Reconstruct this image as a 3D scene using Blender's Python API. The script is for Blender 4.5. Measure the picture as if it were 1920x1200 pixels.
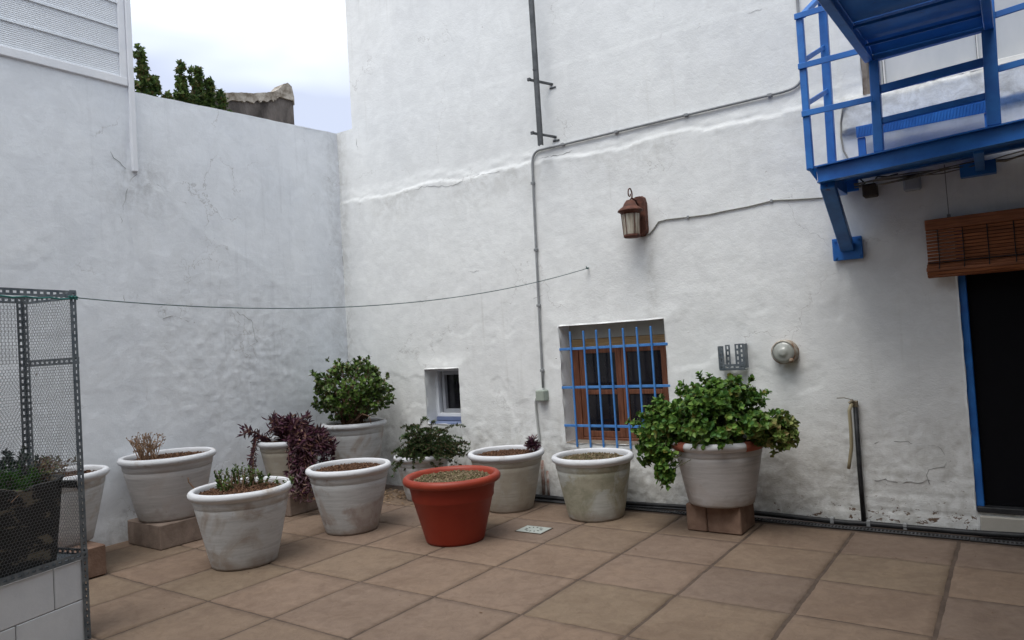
import bpy, math, random
import numpy as np
from mathutils import Matrix, Vector
for o in list(bpy.data.objects): bpy.data.objects.remove(o)
S = bpy.context.scene
COL = S.collection
rad = math.radians
# ------------------------------------------------------------------ camera
Rm = np.array([[0.8144579, -0.06907984, -0.57609575],
               [0.57678756, -0.01148738, 0.81681341],
               [-0.06304317, -0.99754499, 0.0304884]])
cd = bpy.data.cameras.new('camera'); cam = bpy.data.objects.new('camera', cd); COL.objects.link(cam)
M4 = Matrix.Identity(4)
for i in range(3):
    M4[i][0] = Rm[i][0]; M4[i][1] = -Rm[i][1]; M4[i][2] = -Rm[i][2]
M4[2][3] = 1.41
cam.matrix_world = M4
cd.sensor_width = 36; cd.lens = 1351/1920*36; cd.clip_end = 2000; cd.clip_start = .05
S.camera = cam
# ------------------------------------------------------------------ world, sun, exposure
SUN_EL, SUN_AZ = 66, -85      # azimuth of the direction towards the sun, from +X
w = bpy.data.worlds.new("World"); S.world = w; w.use_nodes = True
nt = w.node_tree; nt.nodes.clear()
def wn(t, **k):
    n = nt.nodes.new(t)
    for a, b in k.items(): setattr(n, a, b)
    return n
out = wn('ShaderNodeOutputWorld'); bg = wn('ShaderNodeBackground'); bg.inputs[1].default_value = 0.1
sky = wn('ShaderNodeTexSky', sky_type='NISHITA', sun_disc=False, sun_elevation=rad(SUN_EL), sun_rotation=rad(90-SUN_AZ), air_density=1.0, dust_density=2.0)
tc = wn('ShaderNodeTexCoord'); mp = wn('ShaderNodeMapping'); mp.inputs['Scale'].default_value = (1, 1, 2.6)
mp.inputs['Location'].default_value = (1.35, 2.1, .2)
nz = wn('ShaderNodeTexNoise'); nz.inputs['Scale'].default_value = 1.7; nz.inputs['Detail'].default_value = 4; nz.inputs['Roughness'].default_value = .5
cr = wn('ShaderNodeValToRGB')
cr.color_ramp.elements[0].position = .42; cr.color_ramp.elements[0].color = (5.7, 6.2, 7.6, 1)
cr.color_ramp.elements[1].position = .88; cr.color_ramp.elements[1].color = (11.5, 12.2, 12.7, 1)
mx = wn('ShaderNodeMix', data_type='RGBA'); mx.inputs[0].default_value = .82
L = nt.links.new
L(tc.outputs['Generated'], mp.inputs[0]); L(mp.outputs[0], nz.inputs['Vector']); 
sx_ = wn('ShaderNodeSeparateXYZ'); L(tc.outputs['Generated'], sx_.inputs[0])
ma = wn('ShaderNodeMath', operation='MULTIPLY_ADD'); ma.inputs[1].default_value = 3.0; ma.inputs[2].default_value = -1.70; L(sx_.outputs[2], ma.inputs[0])
mb_ = wn('ShaderNodeMath', operation='MULTIPLY_ADD'); mb_.inputs[1].default_value = 1.9; L(nz.outputs[0], mb_.inputs[0]); L(ma.outputs[0], mb_.inputs[2])
L(mb_.outputs[0], cr.inputs[0])
L(sky.outputs[0], mx.inputs[6]); L(cr.outputs[0], mx.inputs[7]); L(mx.outputs[2], bg.inputs[0]); L(bg.outputs[0], out.inputs[0])
sl = bpy.data.lights.new('sun', 'SUN'); sl.energy = 1.5; sl.angle = rad(35); sl.color = (1, .97, .92)
so = bpy.data.objects.new('sun', sl); COL.objects.link(so)
sv = Vector((math.cos(rad(SUN_EL))*math.cos(rad(SUN_AZ)), math.cos(rad(SUN_EL))*math.sin(rad(SUN_AZ)), math.sin(rad(SUN_EL))))
so.rotation_euler = sv.to_track_quat('Z', 'Y').to_euler()
S.view_settings.view_transform = 'Standard'; S.view_settings.look = 'None'
S.view_settings.exposure = 0.5; S.view_settings.gamma = 1
S.cycles.max_bounces = 8; S.cycles.diffuse_bounces = 5

# ------------------------------------------------------------------ noise helpers
def vnoise(x, y, seed=0):
    xi = np.floor(x).astype(np.int64); yi = np.floor(y).astype(np.int64); xf = x-xi; yf = y-yi
    def h(a, b):
        v = (a*374761393 + b*668265263 + seed*1442695040) & 0xffffffff
        v = ((v ^ (v >> 13))*1274126177) & 0xffffffff
        return ((v ^ (v >> 16)) & 0xffff)/65535.0
    u = xf*xf*(3-2*xf); v = yf*yf*(3-2*yf)
    return (h(xi, yi)*(1-u)+h(xi+1, yi)*u)*(1-v)+(h(xi, yi+1)*(1-u)+h(xi+1, yi+1)*u)*v - .5
def fbm(x, y, oct=4, seed=0, gain=.5):
    s = 0; a = 1
    for k in range(oct):
        s = s + a*vnoise(x*2**k+17.3*k, y*2**k-9.1*k, seed+k); a *= gain
    return s
def sst(a, b, x):
    t = np.clip((x-a)/(b-a), 0, 1); return t*t*(3-2*t)

# ------------------------------------------------------------------ materials
def nodes(name):
    m = bpy.data.materials.new(name); m.use_nodes = True
    t = m.node_tree; b = t.nodes['Principled BSDF']
    return m, t, b
def ramp(t, els):
    r = t.nodes.new('ShaderNodeValToRGB'); e = r.color_ramp.elements
    e[0].position = els[0][0]; e[0].color = (*els[0][1], 1) if len(els[0][1]) == 3 else els[0][1]
    e[1].position = els[-1][0]; e[1].color = (*els[-1][1], 1)
    for p, c in els[1:-1]:
        q = e.new(p); q.color = (*c, 1)
    return r
def noise_node(t, scale, detail=5, rough=.55, vec=None, dist=0):
    n = t.nodes.new('ShaderNodeTexNoise'); n.inputs['Scale'].default_value = scale; n.inputs['Detail'].default_value = detail
    n.inputs['Roughness'].default_value = rough; n.inputs['Distortion'].default_value = dist
    if vec is not None: t.links.new(vec, n.inputs['Vector'])
    return n
def mapping(t, sc, coord='Object', loc=(0, 0, 0)):
    c = t.nodes.new('ShaderNodeTexCoord'); m = t.nodes.new('ShaderNodeMapping'); m.inputs['Scale'].default_value = sc
    m.inputs['Location'].default_value = loc
    t.links.new(c.outputs[coord], m.inputs[0]); return m.outputs[0]
def mixc(t, fac, a, b, mode='MIX'):
    m = t.nodes.new('ShaderNodeMix'); m.data_type = 'RGBA'; m.blend_type = mode
    for s, v in ((0, fac), (6, a), (7, b)):
        if isinstance(v, (int, float)): m.inputs[s].default_value = v
        elif isinstance(v, tuple): m.inputs[s].default_value = (*v, 1)
        else: t.links.new(v, m.inputs[s])
    return m.outputs[2]
def math_n(t, op, a, b=None):
    m = t.nodes.new('ShaderNodeMath'); m.operation = op
    for i, v in enumerate((a, b)):
        if v is None: continue
        if isinstance(v, (int, float)): m.inputs[i].default_value = v
        else: t.links.new(v, m.inputs[i])
    return m.outputs[0]
def bump(t, b, h, strength=.4, dist=.01):
    n = t.nodes.new('ShaderNodeBump'); n.inputs['Strength'].default_value = strength; n.inputs['Distance'].default_value = dist
    t.links.new(h, n.inputs['Height']); t.links.new(n.outputs[0], b.inputs['Normal']); return n
def pmat(name, c1, c2, scale=8, rough=.75, bs=40, bstr=.2, bd=.004, metal=0, spec=.35, lo=.35, hi=.65, sc=(1, 1, 1)):
    m, t, b = nodes(name); v = mapping(t, sc)
    n = noise_node(t, scale, 6, .6, v, .3); r = ramp(t, [(lo, c1), (hi, c2)])
    t.links.new(n.outputs[0], r.inputs[0]); t.links.new(r.outputs[0], b.inputs['Base Color'])
    b.inputs['Roughness'].default_value = rough; b.inputs['Metallic'].default_value = metal
    b.inputs['Specular IOR Level'].default_value = spec
    if bstr: bump(t, b, noise_node(t, bs, 4, .6, v).outputs[0], bstr, bd)
    return m
def leafmat(name, cols, rough=.5, trans=.12, spec=.3):
    m, t, b = nodes(name)
    g = t.nodes.new('ShaderNodeNewGeometry')
    k = len(cols); r = ramp(t, [(i/(k-1), c) for i, c in enumerate(cols)])
    t.links.new(g.outputs['Random Per Island'], r.inputs[0])
    t.links.new(r.outputs[0], b.inputs['Base Color'])
    b.inputs['Roughness'].default_value = rough; b.inputs['Specular IOR Level'].default_value = spec
    tr = t.nodes.new('ShaderNodeBsdfTranslucent'); ms = t.nodes.new('ShaderNodeMixShader'); ms.inputs[0].default_value = trans
    t.links.new(r.outputs[0], tr.inputs[0]); o = t.nodes['Material Output']
    t.links.new(b.outputs[0], ms.inputs[1]); t.links.new(tr.outputs[0], ms.inputs[2]); t.links.new(ms.outputs[0], o.inputs[0])
    return m
def plaster(name, white, dim, stain, axis_scale, crack=1.0, green=0.0):
    m, t, b = nodes(name)
    v = mapping(t, (1, 1, 1)); vs = mapping(t, axis_scale)
    n1 = noise_node(t, 1.1, 7, .62, v, .4)
    r1 = ramp(t, [(.34, dim), (.60, white)]); t.links.new(n1.outputs[0], r1.inputs[0])
    # brush patches of limewash
    n2 = noise_node(t, 5.5, 6, .7, v, .8); r2 = ramp(t, [(.42, (.95, .95, .95)), (.6, (1.02, 1.02, 1.02))]); t.links.new(n2.outputs[0], r2.inputs[0])
    c = mixc(t, 1.0, r1.outputs[0], r2.outputs[0], 'MULTIPLY')
    # vertical run-off streaks
    n3 = noise_node(t, 3.0, 5, .6, vs, .1); r3 = ramp(t, [(.55, (0, 0, 0)), (.78, (1, 1, 1))]); t.links.new(n3.outputs[0], r3.inputs[0])
    n4 = noise_node(t, .8, 3, .5, v); r4 = ramp(t, [(.45, (0, 0, 0)), (.62, (1, 1, 1))]); t.links.new(n4.outputs[0], r4.inputs[0])
    f = math_n(t, 'MULTIPLY', r3.outputs[0], r4.outputs[0]); f = math_n(t, 'MULTIPLY', f, .35)
    c = mixc(t, f, c, stain)
    # grime held in the 'dirt' attribute (under the ledge, at the foot, peeled spots)
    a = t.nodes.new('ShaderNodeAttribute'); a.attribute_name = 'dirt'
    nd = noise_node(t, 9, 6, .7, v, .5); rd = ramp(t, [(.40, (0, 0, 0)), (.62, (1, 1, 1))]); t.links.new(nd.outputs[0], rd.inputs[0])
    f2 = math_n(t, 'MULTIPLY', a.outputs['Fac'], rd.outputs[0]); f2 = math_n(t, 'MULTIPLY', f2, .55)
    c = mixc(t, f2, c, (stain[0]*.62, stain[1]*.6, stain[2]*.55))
    p = t.nodes.new('ShaderNodeAttribute'); p.attribute_name = 'peel'
    npl = noise_node(t, 15, 6, .7, mapping(t, (1, 1, 1.8)), .3); f3 = math_n(t, 'ADD', npl.outputs[0], p.outputs['Fac']); rp = ramp(t, [(.715, (0, 0, 0)), (.73, (1, 1, 1))]); t.links.new(f3, rp.inputs[0])
    c = mixc(t, rp.outputs[0], c, (.16, .11, .08))
    # hairline cracks
    vd = t.nodes.new('ShaderNodeVectorMath'); vd.operation = 'ADD'
    nn = noise_node(t, 3.5, 5, .6, v); 
    sc = t.nodes.new('ShaderNodeVectorMath'); sc.operation = 'SCALE'; sc.inputs[3].default_value = .55
    t.links.new(nn.outputs['Color'], sc.inputs[0]); t.links.new(v, vd.inputs[0]); t.links.new(sc.outputs[0], vd.inputs[1])
    vo = t.nodes.new('ShaderNodeTexVoronoi'); vo.feature = 'DISTANCE_TO_EDGE'; vo.inputs['Scale'].default_value = 1.15
    t.links.new(vd.outputs[0], vo.inputs['Vector'])
    rc = ramp(t, [(.0, (1, 1, 1)), (.006, (0, 0, 0))]); t.links.new(vo.outputs['Distance'], rc.inputs[0])
    nm = noise_node(t, 1.4, 3, .5, v); rm = ramp(t, [(.52, (0, 0, 0)), (.6, (1, 1, 1))]); t.links.new(nm.outputs[0], rm.inputs[0])
    fc = math_n(t, 'MULTIPLY', rc.outputs[0], rm.outputs[0])
    c = mixc(t, math_n(t, 'MULTIPLY', fc, .45*crack), c, (.35, .33, .32))
    t.links.new(c, b.inputs['Base Color']); b.inputs['Roughness'].default_value = .92; b.inputs['Specular IOR Level'].default_value = .15
    h1 = noise_node(t, 27, 9, .74, v, .5); h2 = noise_node(t, 70, 4, .6, v)
    h = math_n(t, 'ADD', h1.outputs[0], math_n(t, 'MULTIPLY', h2.outputs[0], .25))
    h = math_n(t, 'SUBTRACT', h, math_n(t, 'MULTIPLY', fc, .5*crack))
    h = math_n(t, 'SUBTRACT', h, math_n(t, 'MULTIPLY', rp.outputs[0], .6))
    hb = noise_node(t, 7, 7, .72, mapping(t, (1, 1, 3.2)), .4); h = math_n(t, 'ADD', h, math_n(t, 'MULTIPLY', hb.outputs[0], .5)); at_ = t.nodes.new('ShaderNodeAttribute'); at_.attribute_name = 'rough'; hr = noise_node(t, 30, 8, .78, mapping(t, (1, 1, 1.5)), .9); h = math_n(t, 'ADD', h, math_n(t, 'MULTIPLY', math_n(t, 'MULTIPLY', hr.outputs[0], at_.outputs['Fac']), 3.8)); bump(t, b, h, .24, .012)
    return m

MW = plaster('plaster_white', (.81, .82, .815), (.765, .775, .775), (.50, .49, .46), (6, 6, .35))
ML = plaster('plaster_bluish', (.81, .835, .87), (.745, .775, .82), (.45, .46, .49), (6, 6, .35), 1.3)
MWP = pmat('white_paint', (.74, .76, .80), (.80, .81, .84), 6, .6, 30, .1)
MBLUE = pmat('blue_paint', (.014, .12, .42), (.024, .17, .53), 7, .42, 60, .08, .002, 0, .5)
_t = MBLUE.node_tree; _b = _t.nodes['Principled BSDF']; _c = _b.inputs['Base Color'].links[0].from_socket
_n = noise_node(_t, 16, 7, .7, mapping(_t, (1, 1, .6)), .5); _r = ramp(_t, [(.66, (0, 0, 0)), (.70, (1, 1, 1))]); _t.links.new(_n.outputs[0], _r.inputs[0])
_m = mixc(_t, math_n(_t, 'MULTIPLY', _r.outputs[0], .75), _c, (.07, .035, .03))
_n = noise_node(_t, 3, 5, .6, mapping(_t, (1, 1, 1)), .5); _r = ramp(_t, [(.35, (.8, .8, .85)), (.65, (1.15, 1.15, 1.1))]); _t.links.new(_n.outputs[0], _r.inputs[0])
_t.links.new(mixc(_t, 1, _m, _r.outputs[0], 'MULTIPLY'), _b.inputs['Base Color'])
MBLUEL = pmat('light_blue_paint', (.05, .19, .50), (.085, .26, .60), 9, .45, 60, .1, .002, 0, .5)
MGALV = pmat('galvanised_steel', (.10, .125, .15), (.21, .235, .255), 18, .5, 60, .1, .002, .55, .5)
MRAIL = pmat('dark_zinc', (.075, .08, .085), (.13, .135, .14), 12, .55, 50, .1, .002, .4)
MPVC = pmat('grey_conduit', (.24, .25, .26), (.32, .33, .34), 12, .5, 50, .05, .002)
MBLK = pmat('black_plastic', (.012, .013, .015), (.035, .036, .04), 15, .5, 60, .2, .003)
MWOOD = pmat('brown_wood', (.12, .045, .026), (.24, .095, .052), 7, .5, 50, .25, .003, sc=(12, 12, .8))
MLINT = pmat('pale_wood', (.30, .19, .09), (.47, .32, .16), 7, .6, 50, .25, .003, sc=(.8, 12, 12))
MBLIND = pmat('blind_wood', (.19, .065, .026), (.38, .14, .06), 6, .5, 50, .2, .003, sc=(.9, 10, 14))
MRUST = pmat('rusty_metal', (.055, .022, .016), (.14, .052, .034), 30, .75, 90, .3, .003)
MPLAN = pmat('planter_black', (.010, .010, .011), (.016, .016, .017), 8, .55, 40, .4, .006)
def potmat(name, white, worn, worn2, thr=.56, seed=0):
    m, t, b = nodes(name); v = mapping(t, (1, 1, 1), 'Object', (seed*3.7, seed*1.3, seed))
    n = noise_node(t, 3.2, 6, .6, v, .5); r = ramp(t, [(thr, (0, 0, 0)), (thr+.09, (1, 1, 1))]); t.links.new(n.outputs[0], r.inputs[0])
    vb = mapping(t, (2, 2, 26), 'Object', (seed, seed, seed)); nb = noise_node(t, 2, 5, .7, vb, .4)
    rb = ramp(t, [(.35, tuple(x*.80 for x in white)), (.62, white)]); t.links.new(nb.outputs[0], rb.inputs[0])
    n2 = noise_node(t, 7, 6, .7, v, .6); r2 = ramp(t, [(.4, worn), (.6, worn2)]); t.links.new(n2.outputs[0], r2.inputs[0])
    c = mixc(t, math_n(t, 'MULTIPLY', r.outputs[0], .8), rb.outputs[0], r2.outputs[0])
    nn = noise_node(t, 24, 6, .7, v, .2); r3 = ramp(t, [(.62, (0, 0, 0)), (.74, (1, 1, 1))]); t.links.new(nn.outputs[0], r3.inputs[0])
    c = mixc(t, math_n(t, 'MULTIPLY', r3.outputs[0], .6), c, (.24, .19, .14))
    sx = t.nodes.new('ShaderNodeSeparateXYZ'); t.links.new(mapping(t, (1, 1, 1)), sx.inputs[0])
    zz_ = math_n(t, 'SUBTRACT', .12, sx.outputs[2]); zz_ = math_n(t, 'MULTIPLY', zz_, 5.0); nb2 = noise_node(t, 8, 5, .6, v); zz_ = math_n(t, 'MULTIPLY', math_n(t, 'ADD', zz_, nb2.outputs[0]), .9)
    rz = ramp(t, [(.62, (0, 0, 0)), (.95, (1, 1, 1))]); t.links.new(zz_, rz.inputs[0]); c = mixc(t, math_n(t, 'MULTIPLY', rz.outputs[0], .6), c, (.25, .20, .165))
    t.links.new(c, b.inputs['Base Color']); b.inputs['Roughness'].default_value = .8; b.inputs['Specular IOR Level'].default_value = .25
    h = math_n(t, 'ADD', nb.outputs[0], math_n(t, 'MULTIPLY', noise_node(t, 45, 4, .6, v).outputs[0], .4))
    bump(t, b, h, .35, .006); return m
PW = (.53, .535, .54)
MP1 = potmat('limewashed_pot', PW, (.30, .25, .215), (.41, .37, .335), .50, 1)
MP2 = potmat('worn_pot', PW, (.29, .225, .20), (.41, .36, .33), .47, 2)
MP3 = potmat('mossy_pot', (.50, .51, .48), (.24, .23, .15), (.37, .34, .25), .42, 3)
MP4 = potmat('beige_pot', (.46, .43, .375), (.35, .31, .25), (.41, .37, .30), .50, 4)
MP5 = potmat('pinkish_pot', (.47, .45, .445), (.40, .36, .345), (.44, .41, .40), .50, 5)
MRED = pmat('red_plastic', (.235, .021, .009), (.275, .029, .012), 5, .5, 60, .1, .002, 0, .4)
MREDR = pmat('red_rim', (.24, .030, .014), (.31, .045, .022), 6, .5, 60, .1, .002, 0, .4)
MRIM = potmat('toplit_rim_paint', (.66, .67, .70), (.36, .31, .27), (.54, .51, .48), .56, 7)  # white rims; the top light they catch is partly put into the colour
MTERR = pmat('terracotta', (.27, .075, .045), (.36, .11, .07), 9, .8)
MBRICK = pmat('brick_block', (.17, .125, .10), (.26, .20, .165), 9, .9, 60, .6, .006)
MBRICKR = pmat('brick_block_brown', (.15, .09, .065), (.23, .15, .11), 9, .9, 60, .6, .006)
MYT = pmat('white_block', (.56, .58, .615), (.63, .65, .68), 5, .85, 80, .25, .003)
MJOINT = pmat('block_joint', (.06, .06, .06), (.12, .12, .12), 15, .9)
MSOIL = leafmat('soil_chips', [(.05, .025, .015), (.11, .055, .03), (.16, .085, .05), (.075, .035, .02), (.22, .13, .08)], .9, 0)
MSOILB = pmat('soil', (.045, .024, .015), (.10, .055, .034), 40, .95, 90, .8, .01)
MSOILG = leafmat('sandy_soil_chips', [(.12, .085, .05), (.2, .15, .09), (.26, .2, .13), (.09, .07, .035), (.13, .14, .06)], .9, 0)
MJADE = leafmat('jade_leaf', [(.035, .08, .012), (.085, .165, .025), (.15, .23, .045), (.035, .085, .018), (.12, .15, .05), (.10, .06, .03)], .4, .06, .4)
MMINT = leafmat('green_leaf', [(.04, .10, .018), (.09, .19, .028), (.15, .27, .045), (.06, .14, .022), (.20, .30, .06), (.06, .15, .03), (.05, .13, .03), (.17, .15, .03)], .5, .2)
MMINTY = leafmat('yellow_leaf', [(.10, .19, .04), (.18, .25, .06), (.28, .28, .10), (.08, .16, .03), (.26, .19, .08)], .5, .2)
MPUR = leafmat('purple_leaf', [(.035, .012, .022), (.075, .022, .045), (.11, .04, .065), (.045, .016, .025), (.13, .07, .08), (.20, .11, .07)], .45, .1)
MDRY = leafmat('dry_leaf', [(.20, .13, .07), (.30, .20, .12), (.36, .26, .17), (.15, .08, .05)], .8, .1)
MDARKG = leafmat('dark_leaf', [(.015, .035, .014), (.035, .075, .022), (.07, .12, .035), (.04, .07, .025), (.16, .18, .09), (.07, .05, .03)], .5, .1)
MTREE = leafmat('tree_leaf', [(.03, .065, .02), (.075, .13, .035), (.14, .20, .05), (.045, .085, .035), (.18, .14, .05)], .5, .3)
MBRT = leafmat('fern_leaf', [(.03, .10, .015), (.05, .15, .02), (.08, .20, .035), (.02, .06, .015)], .5, .2)
MBLUEG = leafmat('grey_leaf', [(.03, .05, .045), (.06, .085, .075), (.04, .06, .055), (.09, .07, .08)], .6, .1)
MVAR = leafmat('succulent_leaf', [(.10, .13, .05), (.22, .22, .11), (.20, .10, .08), (.13, .09, .06), (.28, .26, .15)], .5, .1)
MSTEM = pmat('stem_brown', (.09, .05, .03), (.17, .10, .06), 20, .85)
MSTEMG = pmat('stem_green', (.06, .08, .03), (.12, .12, .05), 20, .8)
MSTEMP = pmat('stem_purple', (.14, .06, .05), (.24, .12, .09), 20, .8)
def plain(name, c, rough=.6, metal=0, spec=.4):
    return pmat(name, tuple(x*.88 for x in c), c, 10, rough, 50, .06, .002, metal, spec)
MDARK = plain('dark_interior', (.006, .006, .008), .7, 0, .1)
def glassmat(name, c, c2=None):
    m, t, b = nodes(name); v = mapping(t, (1, 1, .5)); n = noise_node(t, 4, 4, .6, v)
    r = ramp(t, [(.4, c), (.65, c2 or tuple(x*1.8 for x in c))]); t.links.new(n.outputs[0], r.inputs[0]); t.links.new(r.outputs[0], b.inputs['Base Color'])
    b.inputs['Roughness'].default_value = .12; b.inputs['Specular IOR Level'].default_value = .5; return m
MGLASS = glassmat('dark_glass', (.006, .006, .009), (.022, .020, .024))
MGLASSL = glassmat('pale_glass', (.50, .52, .54), (.58, .59, .60))

# ------------------------------------------------------------------ mesh builder
class MB:
    def __init__(s): s.v = []; s.f = []
    def add(s, v, f):
        n = len(s.v); s.v.extend([tuple(p) for p in v]); s.f.extend([tuple(i+n for i in q) for q in f])
    def box(s, a, b, bev=0):
        x0, y0, z0 = a; x1, y1, z1 = b
        s.obox(((x0+x1)/2, (y0+y1)/2, (z0+z1)/2), (1, 0, 0), (0, 1, 0), (0, 0, 1), (x1-x0)/2, (y1-y0)/2, (z1-z0)/2, bev)
    def obox(s, c, ax, ay, az, hx, hy, hz, bev=0):
        c = np.array(c, float); A = [np.array(q, float) for q in (ax, ay, az)]
        b = min(bev, hx*.45, hy*.45, hz*.45)
        if b <= 0:
            V = [c+A[0]*hx*i+A[1]*hy*j+A[2]*hz*k for k in (-1, 1) for j in (-1, 1) for i in (-1, 1)]
            s.add(V, [(0, 2, 3, 1), (4, 5, 7, 6), (0, 1, 5, 4), (2, 6, 7, 3), (0, 4, 6, 2), (1, 3, 7, 5)]); return
        V = []; idx = {}
        H = (hx, hy, hz)
        for i in (-1, 1):
            for j in (-1, 1):
                for k in (-1, 1):
                    for m in range(3):
                        q = [i*(hx-b), j*(hy-b), k*(hz-b)]; q[m] = (i, j, k)[m]*H[m]
                        idx[(i, j, k, m)] = len(V); V.append(c+A[0]*q[0]+A[1]*q[1]+A[2]*q[2])
        F = []
        for m in range(3):
            o = [a for a in range(3) if a != m]
            for sg in (-1, 1):
                q = []
                for (p, r) in ((-1, -1), (1, -1), (1, 1), (-1, 1)):
                    k = [0, 0, 0]; k[m] = sg; k[o[0]] = p; k[o[1]] = r; q.append(idx[(*k, m)])
                F.append(tuple(q) if (sg > 0) ^ (m == 1) else tuple(q[::-1]))
        for m in range(3):
            o = [a for a in range(3) if a != m]
            for p in (-1, 1):
                for r in (-1, 1):
                    k0 = [0, 0, 0]; k0[o[0]] = p; k0[o[1]] = r; k0[m] = -1; k1 = list(k0); k1[m] = 1
                    F.append((idx[(*k0, o[0])], idx[(*k1, o[0])], idx[(*k1, o[1])], idx[(*k0, o[1])]))
        for i in (-1, 1):
            for j in (-1, 1):
                for k in (-1, 1): F.append(tuple(idx[(i, j, k, m)] for m in range(3)))
        s.add(V, F)
    def bar(s, p, q, w, h, up=(0, 0, 1), bev=.002):
        p = np.array(p, float); q = np.array(q, float); d = q-p; l = np.linalg.norm(d); d /= l
        u = np.array(up, float); sd = np.cross(d, u); n = np.linalg.norm(sd)
        if n < 1e-4: sd = np.cross(d, (1, 0, 0)); n = np.linalg.norm(sd)
        sd /= n; u = np.cross(sd, d); s.obox((p+q)/2, d, sd, u, l/2, w/2, h/2, bev)
    def tube(s, pts, r, r1=None, n=8, cap=True):
        P = [np.array(p, float) for p in pts]; k = len(P); r1 = r if r1 is None else r1
        V = []; prev = None
        for i in range(k):
            d = P[min(i+1, k-1)]-P[max(i-1, 0)]; d /= (np.linalg.norm(d)+1e-9)
            if prev is None:
                a = np.cross(d, (0, 0, 1)); 
                if np.linalg.norm(a) < 1e-3: a = np.cross(d, (1, 0, 0))
            else: a = prev-d*np.dot(prev, d)
            a /= np.linalg.norm(a); b = np.cross(d, a); prev = a
            rr = r+(r1-r)*i/(k-1)
            for j in range(n):
                t = 2*math.pi*j/n; V.append(P[i]+rr*(math.cos(t)*a+math.sin(t)*b))
        F = [(i*n+j, i*n+(j+1) % n, (i+1)*n+(j+1) % n, (i+1)*n+j) for i in range(k-1) for j in range(n)]
        if cap: F += [tuple(range(n))[::-1], tuple((k-1)*n+j for j in range(n))]
        s.add(V, F)
    def lathe(s, prof, n=48, c=(0, 0, 0), wob=0, seed=0):
        rnd = random.Random(seed); ph = [rnd.uniform(0, 6.28) for _ in range(4)]
        V = []
        for (r, z) in prof:
            for j in range(n):
                t = 2*math.pi*j/n; k = 1+wob*(math.sin(2*t+ph[0])+.5*math.sin(3*t+ph[1]+z*4)+.3*math.sin(7*t+ph[2]+z*9))
                V.append((c[0]+r*k*math.cos(t), c[1]+r*k*math.sin(t), c[2]+z+wob*.05*math.sin(2*t+ph[3])))
        F = [(i*n+j, i*n+(j+1) % n, (i+1)*n+(j+1) % n, (i+1)*n+j) for i in range(len(prof)-1) for j in range(n)]
        s.add(V, F)
    def build(s, name, mat, parent=None, smooth=False):
        me = bpy.data.meshes.new(name); me.from_pydata(s.v, [], s.f); me.update()
        if smooth: me.polygons.foreach_set('use_smooth', [True]*len(me.polygons))
        me.materials.append(mat); o = bpy.data.objects.new(name, me); COL.objects.link(o)
        if parent is not None: o.parent = parent
        return o
def tag(o, label=None, cat=None, group=None, kind=None):
    if label: o['label'] = label
    if cat: o['category'] = cat
    if group: o['group'] = group
    if kind: o['kind'] = kind
    return o
def thing(name, label, cat, loc=(0, 0, 0), group=None):
    o = bpy.data.objects.new(name, None); COL.objects.link(o); o.location = loc; o.empty_display_size = .1
    return tag(o, label, cat, group)
def npmesh(name, V, F, mat, parent=None, smooth=True, attrs=None):
    me = bpy.data.meshes.new(name); me.vertices.add(len(V)); me.vertices.foreach_set('co', np.asarray(V, np.float32).ravel())
    F = np.asarray(F, np.int32); k = F.shape[1]
    me.loops.add(F.size); me.loops.foreach_set('vertex_index', F.ravel())
    me.polygons.add(len(F)); me.polygons.foreach_set('loop_start', np.arange(0, F.size, k, dtype=np.int32))
    me.polygons.foreach_set('loop_total', np.full(len(F), k, np.int32))
    me.update(calc_edges=True); me.validate()
    me.polygons.foreach_set('use_smooth', np.full(len(me.polygons), smooth))
    for a, d in (attrs or {}).items():
        at = me.attributes.new(a, 'FLOAT', 'POINT'); at.data.foreach_set('value', np.asarray(d, np.float32))
    me.materials.append(mat); o = bpy.data.objects.new(name, me); COL.objects.link(o)
    if parent is not None: o.parent = parent
    return o
def axis_coords(a, b, step, keys):
    ks = sorted({a, b, *[k for k in keys if a < k < b]}); out = []
    for p, q in zip(ks[:-1], ks[1:]):
        n = max(1, int(round((q-p)/step))); out += list(np.linspace(p, q, n, endpoint=False))
    return np.array(out+[b])

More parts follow.
